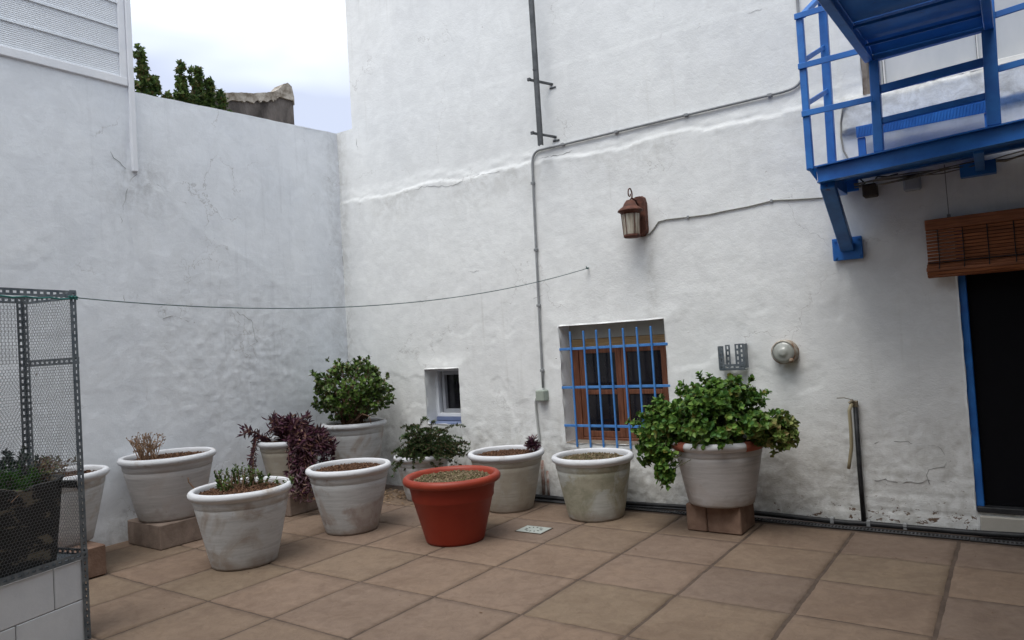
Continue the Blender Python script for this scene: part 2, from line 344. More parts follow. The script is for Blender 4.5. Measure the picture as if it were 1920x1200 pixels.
def wall_mesh(name, mat, U, Z, surf, openings, parent=None, cut=None, dirt=None, peel=None, swap=False, zmap=None):
    """U along the wall, Z up; surf(U,Z) -> face depth. swap: wall along Y facing +X."""
    UU, ZZ = np.meshgrid(U, Z)
    if zmap: ZZ = zmap(UU, ZZ)
    D = surf(UU, ZZ); nu, nz_ = len(U), len(Z)
    wob = .004*fbm(UU*9, ZZ*9, 3, 77)
    V = np.stack([UU+wob, D, ZZ+.004*fbm(UU*8+5, ZZ*8, 3, 78)], -1)
    keep = np.ones((nz_-1, nu-1), bool); um = (U[:-1]+U[1:])/2; zm = (Z[:-1]+Z[1:])/2
    if cut is not None: keep &= ~cut(um[None, :], zm[:, None])
    F = []; extra_v = []; extra_f = []; base = nu*nz_
    for (u0, u1, z0, z1, dep, su, st) in openings:
        i0 = np.argmin(abs(U-u0)); i1 = np.argmin(abs(U-u1)); j0 = np.argmin(abs(Z-z0)); j1 = np.argmin(abs(Z-z1))
        keep[j0:j1, i0:i1] = False
        loop = [(j0, i) for i in range(i0, i1)]+[(j, i1) for j in range(j0, j1)]+[(j1, i) for i in range(i1, i0, -1)]+[(j, i0) for j in range(j1, j0, -1)]
        n = len(loop); prev = [j*nu+i for j, i in loop]
        for k, tt in enumerate((.012, .2, .5, .8, 1.0)):
            cur = []
            for (j, i) in loop:
                p = V[j, i]; fu = 1 if i == i1 else 0; q = (p[0]+su*tt*(1 if i == i0 else 0)+.003*math.sin(p[2]*31+tt*5), p[1]+(dep-p[1])*tt, p[2]+st*tt*(1 if j == j1 else 0)+.003*math.sin(p[0]*29+tt*6))
                cur.append(base+len(extra_v)); extra_v.append(q)
            for a in range(n):
                b = (a+1) % n; extra_f.append((prev[a], cur[a], cur[b], prev[b]))
            prev = cur
    jj, ii = np.nonzero(keep); a = jj*nu+ii
    F = np.stack([a, a+1, a+nu+1, a+nu], 1)
    V = V.reshape(-1, 3); dv = dirt(UU, ZZ).ravel() if dirt else np.zeros(len(V)); pv = peel(UU, ZZ).ravel() if peel else np.zeros(len(V))
    if extra_v:
        V = np.concatenate([V, np.array(extra_v)]); F = np.concatenate([F, np.array(extra_f)])
        dv = np.concatenate([dv, np.zeros(len(extra_v))]); pv = np.concatenate([pv, np.zeros(len(extra_v))])
    if swap: V = np.stack([V[:, 1], V[:, 0], V[:, 2]], -1); F = F[:, ::-1]*1
    rv = sst(1.25, .75, V[:, 2])*.9+.5*np.exp(-((V[:, 0]+2.8)/.9)**2-((V[:, 2]-1.75)/.35)**2)
    if swap: rv = 1.0*np.exp(-((V[:, 1]-4.0)/1.1)**2-((V[:, 2]-1.5)/.9)**2)+.4*np.exp(-((V[:, 1]-3.1)/.3)**2-((V[:, 2]-2.9)/.4)**2)
    return npmesh(name, V, F, mat, parent, True, {'dirt': dv, 'peel': pv, 'rough': np.clip(rv, 0, 1)})

# ------------------------------------------------------------------ ground and terrace
g = MB(); g.add([(-150, -150, -.06), (150, -150, -.06), (150, 150, -.06), (-150, 150, -.06)], [(0, 1, 2, 3)])
tag(g.build('ground', pmat('earth', (.16, .12, .08), (.24, .19, .13), .3, .95, 5, .3)), kind='structure')
m, t, b = nodes('paving')
v = mapping(t, (1, 1, 1)); gi = t.nodes.new('ShaderNodeNewGeometry')
r0 = ramp(t, [(0, (.185, .134, .099)), (.35, (.205, .145, .108)), (.6, (.194, .144, .103)), (.8, (.218, .154, .115)), (1, (.180, .132, .104))]); t.links.new(gi.outputs['Random Per Island'], r0.inputs[0])
n = noise_node(t, 2.2, 7, .65, v, .6); r = ramp(t, [(.3, (.88, .86, .84)), (.5, (1, 1, 1)), (.72, (1.06, 1.05, 1.02))]); t.links.new(n.outputs[0], r.inputs[0])
c = mixc(t, 1, r0.outputs[0], r.outputs[0], 'MULTIPLY')
n = noise_node(t, 14, 7, .7, v, .8); r = ramp(t, [(.35, (.86, .85, .84)), (.6, (1.05, 1.05, 1.04))]); t.links.new(n.outputs[0], r.inputs[0])
c = mixc(t, 1, c, r.outputs[0], 'MULTIPLY')
n = noise_node(t, 1.3, 4, .6, v, 1.5); r = ramp(t, [(.54, (0, 0, 0)), (.57, (.22, .22, .22)), (.62, (.12, .12, .12)), (.74, (.55, .55, .55))]); t.links.new(n.outputs[0], r.inputs[0])
c = mixc(t, r.outputs[0], c, (.115, .075, .054))
n = noise_node(t, 55, 3, .5, v); r = ramp(t, [(.70, (0, 0, 0)), (.74, (.7, .7, .7))]); t.links.new(n.outputs[0], r.inputs[0])
c = mixc(t, r.outputs[0], c, (.09, .06, .045))
t.links.new(c, b.inputs['Base Color']); b.inputs['Roughness'].default_value = .85; b.inputs['Specular IOR Level'].default_value = .25
hs = noise_node(t, 9, 9, .72, v, .8); bump(t, b, hs.outputs[0], .6, .02)
MTILE = m
MMORT = pmat('mortar', (.065, .045, .034), (.105, .075, .058), 9, .95, 50, .5, .006)
xs = [-.41+.602*k for k in range(-9, 6)]; xs = [-6.15]+[x for x in xs if x > -6.0]+[2.55]
ys = [-3.9, -3.0, -2.4, -1.8, -1.2, -.6, 0, .6, 1.2, 1.81, 2.42, 3.06, 3.65, 4.20, 4.73, 5.24]
TV = []; TF = []; rnd = random.Random(4); N = 14
for i in range(len(xs)-1):
    for j in range(len(ys)-1):
        x0, x1 = xs[i]+.013, xs[i+1]-.013; y0, y1 = ys[j]+.010, ys[j+1]-.010
        tz = rnd.uniform(-.0012, .0012); sx = rnd.uniform(-.002, .002); sy = rnd.uniform(-.002, .002); o = len(TV)
        for a in range(N+1):
            for b_ in range(N+1):
                u = a/N; w_ = b_/N; edge = min(u, 1-u, w_, 1-w_)
                # ring of skirt verts
                X = x0+(x1-x0)*u; Y = y0+(y1-y0)*w_
                X += .006*vnoise(np.array(X*7.), np.array(Y*9.), 3)+.005*vnoise(np.array(X*31.), np.array(Y*27.), 5); Y += .006*vnoise(np.array(X*9.), np.array(Y*7.), 8)+.005*vnoise(np.array(X*33.), np.array(Y*29.), 9)
                z = tz+sx*(u-.5)+sy*(w_-.5)+.0015*float(vnoise(np.array(X*5.), np.array(Y*5.), 2))
                TV.append((float(X), float(Y), z))
        for a in range(N):
            for b_ in range(N): TF.append((o+a*(N+1)+b_, o+(a+1)*(N+1)+b_, o+(a+1)*(N+1)+b_+1, o+a*(N+1)+b_+1))
        # skirt
        ring = [(a, 0) for a in range(N)]+[(N, b_) for b_ in range(N)]+[(a, N) for a in range(N, 0, -1)]+[(0, b_) for b_ in range(N, 0, -1)]
        q = len(TV)
        for a, b_ in ring: p = TV[o+a*(N+1)+b_]; TV.append((p[0]+(.004 if a == N else -.004 if a == 0 else 0), p[1]+(.004 if b_ == N else -.004 if b_ == 0 else 0), -.008))
        for k in range(len(ring)):
            k2 = (k+1) % len(ring); i1 = o+ring[k][0]*(N+1)+ring[k][1]; i2 = o+ring[k2][0]*(N+1)+ring[k2][1]
            TF.append((i1, q+k, q+k2, i2))
tag(npmesh('terrace_paving', TV, TF, MTILE, smooth=True), kind='structure')
U = np.linspace(-6.2, 2.6, 200); Yv = np.linspace(-4.05, 5.5, 220); UU, VV = np.meshgrid(U, Yv)
P = np.stack([UU, VV, -.0042+.0016*fbm(UU*12, VV*12, 3, 5)], -1).reshape(-1, 3)
jj, ii = np.meshgrid(np.arange(219), np.arange(199), indexing='ij'); a = (jj*200+ii).ravel()
tag(npmesh('paving_mortar', P, np.stack([a, a+1, a+201, a+200], 1), MMORT), kind='structure')

# ------------------------------------------------------------------ house (back wall)
house = thing('house', 'whitewashed house wall with barred window, small window and dark doorway', 'house', (-2, 5.5, 0))
hl = lambda o: (setattr(o, 'parent', house), setattr(o, 'matrix_parent_inverse', Matrix.Translation((2, -5.5, 0))), o)[2]
def ledge(x): return 3.05-.022*(x+5.8)+.012*np.sin(x*5)+.022*fbm(x*2.3, x*0+3, 3, 11)+.016*fbm(x*14, x*0+3, 3, 12)
def back_surf(x, z):
    le = ledge(x)
    t1 = sst(0, .05, z-le)                                   # sloping shoulder of the thicker lower wall
    y = 5.415+.011*sst(0, .012, z-le)+.008*sst(.0, .16, z-le)
    y = y+.010*fbm(x*1.1, z*1.1, 2, 1)+.0035*fbm(x*4, z*5, 3, 2)*(1-.4*t1)
    y = y+.0014*fbm(x*18, z*20, 3, 3)*(1-.5*t1)
    sh = sst(-.06, 0, z-le)*(1-sst(.09, .14, z-le)); y = y-sh*.006*(fbm(x*9, z*24, 4, 6)+.2)
    j2 = 3.86-.024*(x+5.8)+.02*fbm(x*1.5, x*0, 3, 9); y = y+.0015*sst(0, .03, z-j2)
    low = sst(1.15, .35, z); y = y-low*.006*np.abs(fbm(x*12, z*16, 4, 14))
    # brick courses showing through at the foot on the right
    lr = sst(.75, .45, z)*sst(-1.5, -.9, x); c = np.abs(((z/.115) % 1)-.5)*2; y = y+lr*.006*sst(.86, 1, c)
    e = fbm(x*4, z*4, 5, 21); y = y+sst(.9, .5, z)*.004*sst(.02, .05, e)     # peeled limewash layers
    e2 = fbm(x*3+7, z*3, 5, 31); y = y+sst(2.0, 1.2, z)*.004*sst(.1, .115, e2)
    # broken plaster above the landing
    rg = sst(-.93, -.90, x); k = 2.70+.035*fbm(x*5, x*0, 4, 41); y = y-rg*.045*sst(0, .012, z-k)*(1-sst(.2, .25, z-k)*.5)
    # raised bands of plaster round the openings
    def ring(cx, cz, hx, hz, s):
        d = np.maximum(np.abs(x-cx)-hx, np.abs(z-cz)-hz); return s*np.exp(-(np.maximum(d, 0)/.09)**2)
    y = y-ring(-4.70, .92, .22, .27, .016)-ring(-2.82, 1.0, .5, .5, .010)
    return y
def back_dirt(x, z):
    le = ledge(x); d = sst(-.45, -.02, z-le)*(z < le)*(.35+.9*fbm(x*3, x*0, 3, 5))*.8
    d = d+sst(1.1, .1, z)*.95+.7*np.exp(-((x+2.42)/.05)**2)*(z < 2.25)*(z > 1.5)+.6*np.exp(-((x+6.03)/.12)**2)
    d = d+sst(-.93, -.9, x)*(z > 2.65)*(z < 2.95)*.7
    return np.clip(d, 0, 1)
def back_peel(x, z): return .085*sst(.5, .2, z)*sst(-2.2, -.9, x)+.05*sst(.25, .05, z)+.0*x
WX = [-5.80, -4.925, -4.485, -3.32, -2.33, -.315, .62, -.775, .70]
WZ = [.15, .645, 1.19, .50, 1.52, 2.02, 3.84, 2.93, 4.0]
U = axis_coords(-6.05, 2.5, .017, WX); Z = axis_coords(0, 3.84, .017, WZ)
Z = np.concatenate([Z, axis_coords(3.84, 7.5, .035, [4.95])[1:]])
ops = [(-4.925, -4.485, .645, 1.19, 5.62, .0, 0), (-3.32, -2.33, .50, 1.52, 5.62, .02, 0), (-.315, .62, .15, 2.02, 5.62, 0, 0), (-.775, .70, 2.93, 4.95, 5.60, 0, 0)]
hl(wall_mesh('front_wall', MW, U, Z, back_surf, ops, None, lambda u, z: (u < -5.80) & (z > 3.84), back_dirt, back_peel))
# body of the building behind the face (sides, back, roof)
b = MB()
b.box((-5.795, 5.75, 3.6), (2.5, 10, 7.5)); b.box((-5.795, 5.475, 3.845), (-5.70, 5.748, 7.49)); b.box((-6.30, 5.452, 0), (-5.80, 5.748, 3.838)); b.box((-5.70, 5.66, 7.3), (2.5, 5.748, 7.5))
hl(b.build('side_wall', MW))
# dark rooms behind the windows
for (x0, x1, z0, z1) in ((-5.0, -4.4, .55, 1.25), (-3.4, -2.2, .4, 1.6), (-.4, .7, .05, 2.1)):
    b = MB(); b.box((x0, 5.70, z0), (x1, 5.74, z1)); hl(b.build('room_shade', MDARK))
def fbox(mb, x0, x1, z0, z1, y0, y1, wd, bev=.003):
    mb.box((x0, y0, z0), (x0+wd, y1, z1), bev); mb.box((x1-wd, y0, z0), (x1, y1, z1), bev)
    mb.box((x0+wd, y0, z1-wd), (x1-wd, y1, z1), bev); mb.box((x0+wd, y0, z0), (x1-wd, y1, z0+wd), bev)
# small window
wd = thing('window', None, None); wd.parent = house; wd['label'] = 'small white framed window deep in the wall'
wd.matrix_parent_inverse = Matrix.Translation((2, -5.5, 0))
b = MB(); fbox(b, -4.93, -4.48, .70, 1.195, 5.56, 5.62, .035); b.build('frame', MWP, wd)
b = MB(); fbox(b, -4.865, -4.514, .737, 1.158, 5.585, 5.64, .038); b.build('sash', plain('grey_frame', (.36, .37, .40), .5), wd)
b = MB(); b.box((-4.84, 5.625, .77), (-4.54, 5.632, 1.13)); b.build('pane', MGLASS, wd)
b = MB(); b.box((-4.922, 5.425, .630), (-4.488, 5.60, .658), .004); b.box((-4.925, 5.545, .662), (-4.485, 5.60, .70), .003); b.build('sill', plain('blue_grey_sill', (.16, .20, .33), .6), wd)
# barred window
wb = thing('window', None, None); wb.parent = house; wb['label'] = 'wooden casement window behind blue iron bars'
wb.matrix_parent_inverse = Matrix.Translation((2, -5.5, 0))
b = MB(); b.box((-3.318, 5.56, 1.325), (-2.332, 5.615, 1.395), .004); b.build('lintel', MLINT, wb)
b = MB(); b.box((-3.318, 5.565, 1.397), (-2.332, 5.62, 1.53), .002); b.build('transom_panel', plain('cream_board', (.46, .46, .42), .8), wb)
b = MB(); b.box((-3.30, 5.57, .49), (-3.235, 5.62, 1.323), .004); b.box((-2.40, 5.57, .49), (-2.335, 5.62, 1.323), .004); b.box((-3.235, 5.57, .49), (-2.40, 5.62, .53), .004)
b.build('frame', MWOOD, wb)
for (x0, x1) in ((-3.232, -2.824), (-2.820, -2.403)):
    b = MB(); fbox(b, x0, x1, .533, 1.318, 5.578, 5.612, .052); b.box((x0+.054, 5.580, .905), (x1-.054, 5.610, .945), .003)
    s_ = b.build('sash', MWOOD, wb)
    b = MB(); b.box((x0+.04, 5.592, .57), (x1-.04, 5.598, 1.28)); b.build('pane', MGLASS, wb)
b = MB(); b.box((-3.318, 5.412, .478), (-2.332, 5.565, .509), .004); b.build('sill', pmat('stone_sill', (.16, .13, .11), (.28, .24, .20), 9, .9), wb)
grl = MB()
for i, x in enumerate((-3.200, -3.068, -2.943, -2.816, -2.692, -2.567, -2.444)):
    grl.bar((x, 5.395, .47), (x, 5.395, 1.468), .015, .015, (0, 1, 0), .003)
for z in (1.318, .984, .653):
    grl.box((-3.325, 5.4035, z-.011), (-2.312, 5.4115, z+.011), .002)
grl.build('window_grille', MBLUEL, wb)
# doorway
dr = thing('door', None, None); dr.parent = house; dr['label'] = 'dark open doorway with blue frame'
dr.matrix_parent_inverse = Matrix.Translation((2, -5.5, 0))
b = MB(); b.box((-.318, 5.435, .152), (-.272, 5.50, 2.018), .004); b.box((.575, 5.435, .152), (.618, 5.50, 2.018), .004); b.box((-.272, 5.435, 1.975), (.575, 5.50, 2.018), .004); b.build('door_frame', MBLUE, dr)
b = MB(); b.box((-.270, 5.47, .19), (.573, 5.49, 1.973)); b.build('doorway_dark', MDARK, dr)  # flat near-black sheet painted as the unlit room inside
b = MB(); b.box((-.312, 5.40, .152), (.615, 5.60, .186), .004); b.build('threshold', MBLK, dr)
b = MB(); b.box((-.30, 5.375, .02), (.66, 5.402, .135), .006); b.build('step', plain('concrete_step', (.42, .40, .36), .9), dr)
# upper door behind the landing
ud = thing('door', None, None); ud.parent = house; ud['label'] = 'white upstairs door behind the blue landing'
ud.matrix_parent_inverse = Matrix.Translation((2, -5.5, 0))
b = MB(); fbox(b, -.735, .69, 2.94, 4.93, 5.51, 5.57, .06); b.box((-.655, 5.515, 3.0), (-.645, 5.565, 4.87)); b.box((-.115, 5.515, 3.0), (-.108, 5.565, 4.87)); b.build('door_frame', plain('door_white', (.72, .72, .71), .5), ud)
b = MB(); b.box((-.675, 5.535, 3.0), (.63, 5.545, 4.87)); b.build('pane', MGLASSL, ud)
b = MB(); b.box((-.66, 5.528, 3.0), (-.645, 5.5345, 4.87)); b.box((-.118, 5.528, 3.0), (-.110, 5.5345, 4.87)); b.build('door_seal', MBLK, ud)
b = MB(); b.box((-.775, 5.42, 2.935), (-.742, 5.55, 3.9), .003); b.build('jamb_board', pmat('weathered_board', (.16, .13, .11), (.30, .27, .24), 10, .9), ud)

# ------------------------------------------------------------------ left wall
lw = thing('boundary_wall', 'tall bluish white plastered side wall of the courtyard', 'wall', (-6.05, 2, 0))
def left_surf(y, z):
    x = -6.05+.010*fbm(y*.8, z*.9, 2, 50)+.0022*fbm(y*4, z*4, 2, 51)+.0015*fbm(y*21, z*21, 3, 52)
    rg = np.exp(-((y-4.1)/1.0)**2-((z-1.35)/.75)**2); x = x+rg*.011*np.abs(fbm(y*12, z*16, 4, 53))+.004; e3 = fbm(y*3.2+4, z*3.6, 5, 57); x = x+rg*.0035*sst(.0, .012, e3)
    x = x-.002*sst(.07, .085, fbm(y*3, z*3.5, 5, 54))*sst(3.2, 2.2, z)
    # patched ridge running down from the post
    d = np.abs((z-3.0)+.62*(y-3.15)+.05*np.sin(y*7)); x = x+.0028*np.exp(-(d/.05)**2)*sst(3.0, 3.2, y)*sst(5.0, 4.3, y)
    d2 = np.abs(y-3.10-.03*np.sin(z*6)); x = x-.010*np.exp(-(d2/.015)**2)*sst(3.6, 3.2, z)*sst(2.0, 2.6, z)
    x = x+.02*sst(.25, 0, z)
    return x
def left_dirt(y, z): return np.clip(.8*np.exp(-((y-3.2)/.25)**2-((z-2.95)/.3)**2)+.8*sst(.35, 0, z)+.55*np.exp(-((y-4.1)/.9)**2-((z-1.4)/.6)**2)+.5*np.exp(-((y-5.35)/.15)**2), 0, 1)
Uy = axis_coords(-4, 5.44, .019, [3.155]); Zz = axis_coords(0, 3.86, .019, [])
lmesh = wall_mesh('wall_face', ML, Uy, Zz, left_surf, [], None, None, left_dirt, lambda y, z: 0*y, swap=True, zmap=lambda u, z: np.where(z > 3.60, 3.60+(z-3.60)*(np.where(u < 3.155, 3.80, 3.745+.042*(u-3.16))-3.60)/.26, z))
lmesh.parent = lw; lmesh.matrix_parent_inverse = Matrix.Translation((6.05, -2, 0))
b = MB(); zz = lambda y: 3.738+.042*(max(y, 3.0)-3.16)
b.add([(-6.30, -4, 0), (-6.075, -4, 0), (-6.075, -4, 3.73), (-6.30, -4, 3.73), (-6.30, 3, 0), (-6.075, 3, 0), (-6.075, 3, 3.73), (-6.30, 3, 3.73), (-6.30, 5.45, 0), (-6.075, 5.45, 0), (-6.075, 5.45, 3.838), (-6.30, 5.45, 3.838)],
      [(0, 1, 2, 3), (0, 4, 5, 1), (1, 5, 6, 2), (2, 6, 7, 3), (3, 7, 4, 0), (4, 8, 9, 5), (5, 9, 10, 6), (6, 10, 11, 7), (7, 11, 8, 4), (8, 11, 10, 9)])
o = b.build('wall_core', ML); o.parent = lw; o.matrix_parent_inverse = Matrix.Translation((6.05, -2, 0))
b = MB(); n = 60; prev = None   # rounded coping, hand finished
V = []
for k in range(n+1):
    y = 3.18+(5.44-3.18)*k/n; z = 3.747+.042*(y-3.16)+.003*math.sin(y*5); dx = .004*math.sin(y*9)
    V += [(-6.30, y, z-.05), (-6.29, y, z-.01), (-6.18, y, z+.006), (-6.07+dx, y, z+.002), (-6.045+dx, y, z-.012), (-6.056, y, z-.03)]
F = [(k*6+j, k*6+j+1, (k+1)*6+j+1, (k+1)*6+j) for k in range(n) for j in range(5)]
b.add(V, F); o = b.build('coping', ML, None, True); o.parent = lw; o.matrix_parent_inverse = Matrix.Translation((6.05, -2, 0))

# hairline and open cracks
MCRK = pmat('crack_grey', (.20, .20, .20), (.45, .45, .44), 20, .95, 0, 0)
def unproj(px, py, ax, val):
    d_ = Rm@np.array([px-960., py-600., 1351.]); t_ = (val-(0, 0, 1.41)[ax])/d_[ax]; return np.array([0, 0, 1.41])+d_*t_
def crack(pts, wall, r=.0022, seed=0):
    rr_ = random.Random(seed); Q = [unproj(x, y, 1 if wall == 'b' else 0, 5.415 if wall == 'b' else -6.05) for x, y in pts]; out_ = []
    for a_, b_ in zip(Q[:-1], Q[1:]):
        n = max(2, int(np.linalg.norm(b_-a_)/.03))
        for k in range(n):
            p = a_+(b_-a_)*k/n+np.array([rr_.gauss(0, .006) for _ in range(3)])
            dip = r*1.6*max(-1., min(1., 3.5*float(fbm(np.array(p[2]*9.+p[1]*5), np.array(p[0]*9.+seed), 2, 5))-.1))
            if wall == 'b': p[1] = float(back_surf(np.array(p[0]), np.array(p[2])))+.0004-dip
            else: p[0] = float(left_surf(np.array(p[1]), np.array(p[2])))-.0004+dip
            out_.append(p)
    b = MB(); b.tube(out_, r, r*.5, 5, False); o = b.build('crack', MCRK)
    if wall == 'b': hl(o)
    else: o.parent = lw; o.matrix_parent_inverse = Matrix.Translation((6.05, -2, 0))
for i, (pts, wl, rr0) in enumerate([
    ([(193, 245), (198, 272), (206, 288), (222, 303), (238, 320)], 'l', .003), ([(254, 327), (241, 345), (228, 400), (222, 455), (226, 500)], 'l', .002),
    ([(262, 330), (300, 350), (345, 380), (405, 428), (440, 452)], 'l', .002), ([(230, 552), (240, 588), (252, 612), (262, 640)], 'l', .0028),
    ([(305, 597), (325, 592), (352, 600), (368, 612)], 'l', .0028), ([(445, 585), (470, 600), (480, 640), (462, 655)], 'l', .002),
    ([(634, 385), (640, 450), (647, 540), (653, 600), (657, 640)], 'b', .0028), ([(664, 250), (669, 280), (666, 318)], 'b', .0022),
    ([(760, 362), (800, 350), (850, 348), (880, 330), (940, 322)], 'b', .002), ([(1000, 298), (1060, 288), (1085, 270), (1150, 258)], 'b', .002),
    ([(860, 512), (905, 508), (955, 500)], 'b', .0018), ([(1290, 55), (1360, 34), (1440, 12)], 'b', .0016), ([(1000, 560), (1030, 548), (1052, 536)], 'b', .0016),
    ([(1640, 830), (1700, 828), (1755, 836), (1780, 860)], 'b', .003), ([(1740, 905), (1742, 880), (1770, 876), (1795, 850)], 'b', .0025), ([(1640, 900), (1700, 905), (1760, 902), (1808, 905)], 'b', .003)]):
    crack(pts, wl, rr0, i)
# louvred screen above the left wall
lv = thing('louvre_screen', 'white ribbed metal screen standing on top of the side wall', 'screen', (-6.03, 1, 3.74))
def under(o, p):
    o.parent = p; o.matrix_parent_inverse = Matrix.Translation(-Vector(p.location)); return o
MLV = pmat('screen_white', (.76, .79, .83), (.80, .83, .87), 3, .5, 30, .05)
b = MB(); b.box((-6.062, 3.135, 3.05), (-6.012, 3.180, 6.2), .004); under(b.build('post', MWP), lv)
b = MB(); b.box((-6.075, -4, 3.775), (-6.022, 3.13, 3.845), .004); under(b.build('bottom_rail', MWP), lv)
b = MB(); b.box((-6.07, 3.075, 3.848), (-6.03, 3.132, 6.2), .003); under(b.build('stile', MWP), lv)
for k in range(11):
    z0 = 3.85+.213*k; V = []; F = []; q = 26
    for i in range(q+1):
        z = z0+.205*i/q; x = -6.045+(.0022 if i % 2 else -.0022); V += [(x, -4, z), (x, 3.074, z)]
    F = [(2*i, 2*i+1, 2*i+3, 2*i+2) for i in range(q)]
    # folded top lip of each panel
    n0 = len(V); V += [(-6.031, -4, z0+.2055), (-6.031, 3.074, z0+.2055), (-6.031, -4, z0+.196), (-6.031, 3.074, z0+.196)]
    F += [(n0-2, n0-1, n0+1, n0), (n0, n0+1, n0+3, n0+2)]
    b = MB(); b.add(V, F); under(b.build('ribbed_panel', MLV), lv)
b = MB(); b.box((-6.10, -4, 3.85), (-6.06, 3.07, 6.19)); under(b.build('backing', MLV), lv)

MWING = pmat('shading_wing_dark', (.20, .19, .17), (.30, .28, .25), 4, .9)  # dark finish keeps the added wings from bouncing light
# unseen wings, roof and slab added around the camera to shade the courtyard
ow = thing('shading_rear_wing', 'unseen house wing and roof added behind the viewer to shade the courtyard', 'house', (0, -4, 0))
b = MB(); b.box((-4.2, -4.4, 0), (2.8, -1.9, 4.6)); under(b.build('wall', MWING), ow)
b = MB(); b.box((-2.6, -1.899, 2.75), (1.499, .35, 2.87)); under(b.build('shading_roof', MWING), ow)  # added overhead to cut sky light on the near floor and pots
b = MB(); b.box((-6.3, -4.4, 0), (-4.21, -4.05, 2.8)); under(b.build('wall', MWING), ow)
ow = thing('shading_side_wing', 'unseen house wing and slab added on the right to shade the courtyard', 'house', (2.6, 1, 0))  # second added wing, blocks sky light from the right
b = MB(); b.box((1.5, -4.04, 0), (2.8, 5.36, 5.6)); under(b.build('wall', MWING), ow)
b = MB(); b.box((.55, 1.2, 2.92), (1.498, 4.50, 3.06)); under(b.build('shading_slab', MWING), ow)  # added slab, darkens the lower right of the house wall

# ruined wall beyond

rw = thing('ruined_wall', 'old dark grey wall with broken whitish cap behind the side wall', 'wall', (-9, 6.6, 0))
pr = [(5.6, 5.13), (6.05, 5.20), (6.3, 5.26), (6.5, 5.30), (6.7, 5.36), (6.85, 5.41), (6.95, 5.47), (7.05, 5.58), (7.13, 5.62), (7.20, 5.58), (7.235, 5.42)]
pp = []
rr = random.Random(3)
for (a, b_) in zip(pr[:-1], pr[1:]):
    for k in range(5): u = k/5; pp.append((a[0]+(b_[0]-a[0])*u, a[1]+(b_[1]-a[1])*u+rr.uniform(-.004, .004)))
pp.append(pr[-1])
def slab(mb, prof, lowf, x0, x1):
    V = []
    for i, (y, z) in enumerate(prof): zl = lowf(i, y, z); V += [(x0, y, zl), (x0, y, z), (x1, y, z), (x1, y, zl)]
    n = len(prof); F = []
    for i in range(n-1):
        for j in range(4): F.append((i*4+j, i*4+(j+1) % 4, (i+1)*4+(j+1) % 4, (i+1)*4+j))
    F += [(0, 3, 2, 1), (4*n-4, 4*n-3, 4*n-2, 4*n-1)]; mb.add(V, F)
b = MB(); lowp = [min(z-.13+rr.uniform(-.02, .02), 5.36) for y, z in pp]
slab(b, pp, lambda i, y, z: lowp[i], -9.20, -8.97); under(b.build('cap', pmat('old_limewash', (.16, .13, .10), (.50, .46, .41), 7, .95, 30, .7, .02)), rw)
b = MB(); slab(b, [(y, lowp[i]-.002) for i, (y, z) in enumerate(pp)], lambda i, y, z: 0, -9.19, -9.0)
under(b.build('masonry', pmat('old_render', (.055, .048, .045), (.17, .15, .14), 4, .95, 20, .8, .03, sc=(1, 1, .5))), rw)

# ------------------------------------------------------------------ foliage
def leaves(B, D, Up, l, w, rng, fold=.25, curl=.2, wide=.45):
    n = len(B); D = D/np.linalg.norm(D, axis=1, keepdims=True)
    Sd = np.cross(D, Up); Sd /= (np.linalg.norm(Sd, axis=1, keepdims=True)+1e-9); Un = np.cross(Sd, D)
    l = np.broadcast_to(np.asarray(l), (n,))[:, None]*rng.uniform(.65, 1.15, (n, 1)); w = np.broadcast_to(np.asarray(w), (n,))[:, None]*rng.uniform(.75, 1.15, (n, 1))
    tip = B+D*l-Un*l*curl
    def sidev(t, sg, k): return B+D*l*t+Sd*sg*w*k+Un*(w*fold-l*curl*t*t)
    V = np.stack([B, sidev(wide*.55, 1, .38), sidev(wide+.18, 1, .5), tip, sidev(wide+.18, -1, .5), sidev(wide*.55, -1, .38)], 1)
    i = np.arange(n)[:, None]*6
    F = np.concatenate([i+np.array([[0, 1, 2, 3]]), i+np.array([[0, 3, 4, 5]])])
    return V.reshape(-1, 3), F
def merge(parts):
    V = []; F = []; o = 0
    for v, f in parts: V.append(v); F.append(f+o); o += len(v)
    return np.concatenate(V), np.concatenate(F)
def rosettes(T, A, per, l, w, rng, spread=.9, **k):
    """T tips, A axis directions, `per` leaves round each tip"""
    n = len(T); T2 = np.repeat(T, per, 0); A2 = np.repeat(A, per, 0); A2 = A2/np.linalg.norm(A2, axis=1, keepdims=True)
    r = rng.normal(size=T2.shape); r -= A2*np.sum(r*A2, 1, keepdims=True); r /= np.linalg.norm(r, axis=1, keepdims=True)
    e = rng.uniform(.1, 1.0, (len(T2), 1))*spread+.15
    D = A2*(1-.55*e)+r*e; B = T2-A2*rng.uniform(0, 1.2, (len(T2), 1))*l*.8
    return leaves(B, D, A2+.01, l, w, rng, **k)
def shell(c, r, n, rng, inner=.6, zmin=None, lump=.18):
    d = rng.normal(size=(n, 3)); d /= np.linalg.norm(d, axis=1, keepdims=True)
    k = inner+(1-inner)*rng.uniform(0, 1, (n, 1))**.6
    lp = 1+lump*np.sin(d[:, :1]*7+c[0]*5)*np.cos(d[:, 1:2]*6+d[:, 2:]*5)+lump*.6*rng.normal(size=(n, 1))*.5
    p = np.array(c)+d*np.array(r)*k*lp
    if zmin is not None:
        m = p[:, 2] > zmin; p = p[m]; d = d[m]
    return p, d
def fol(name, parent, mat, parts):
    V, F = merge(parts); return npmesh(name, V, F, mat, parent, False)
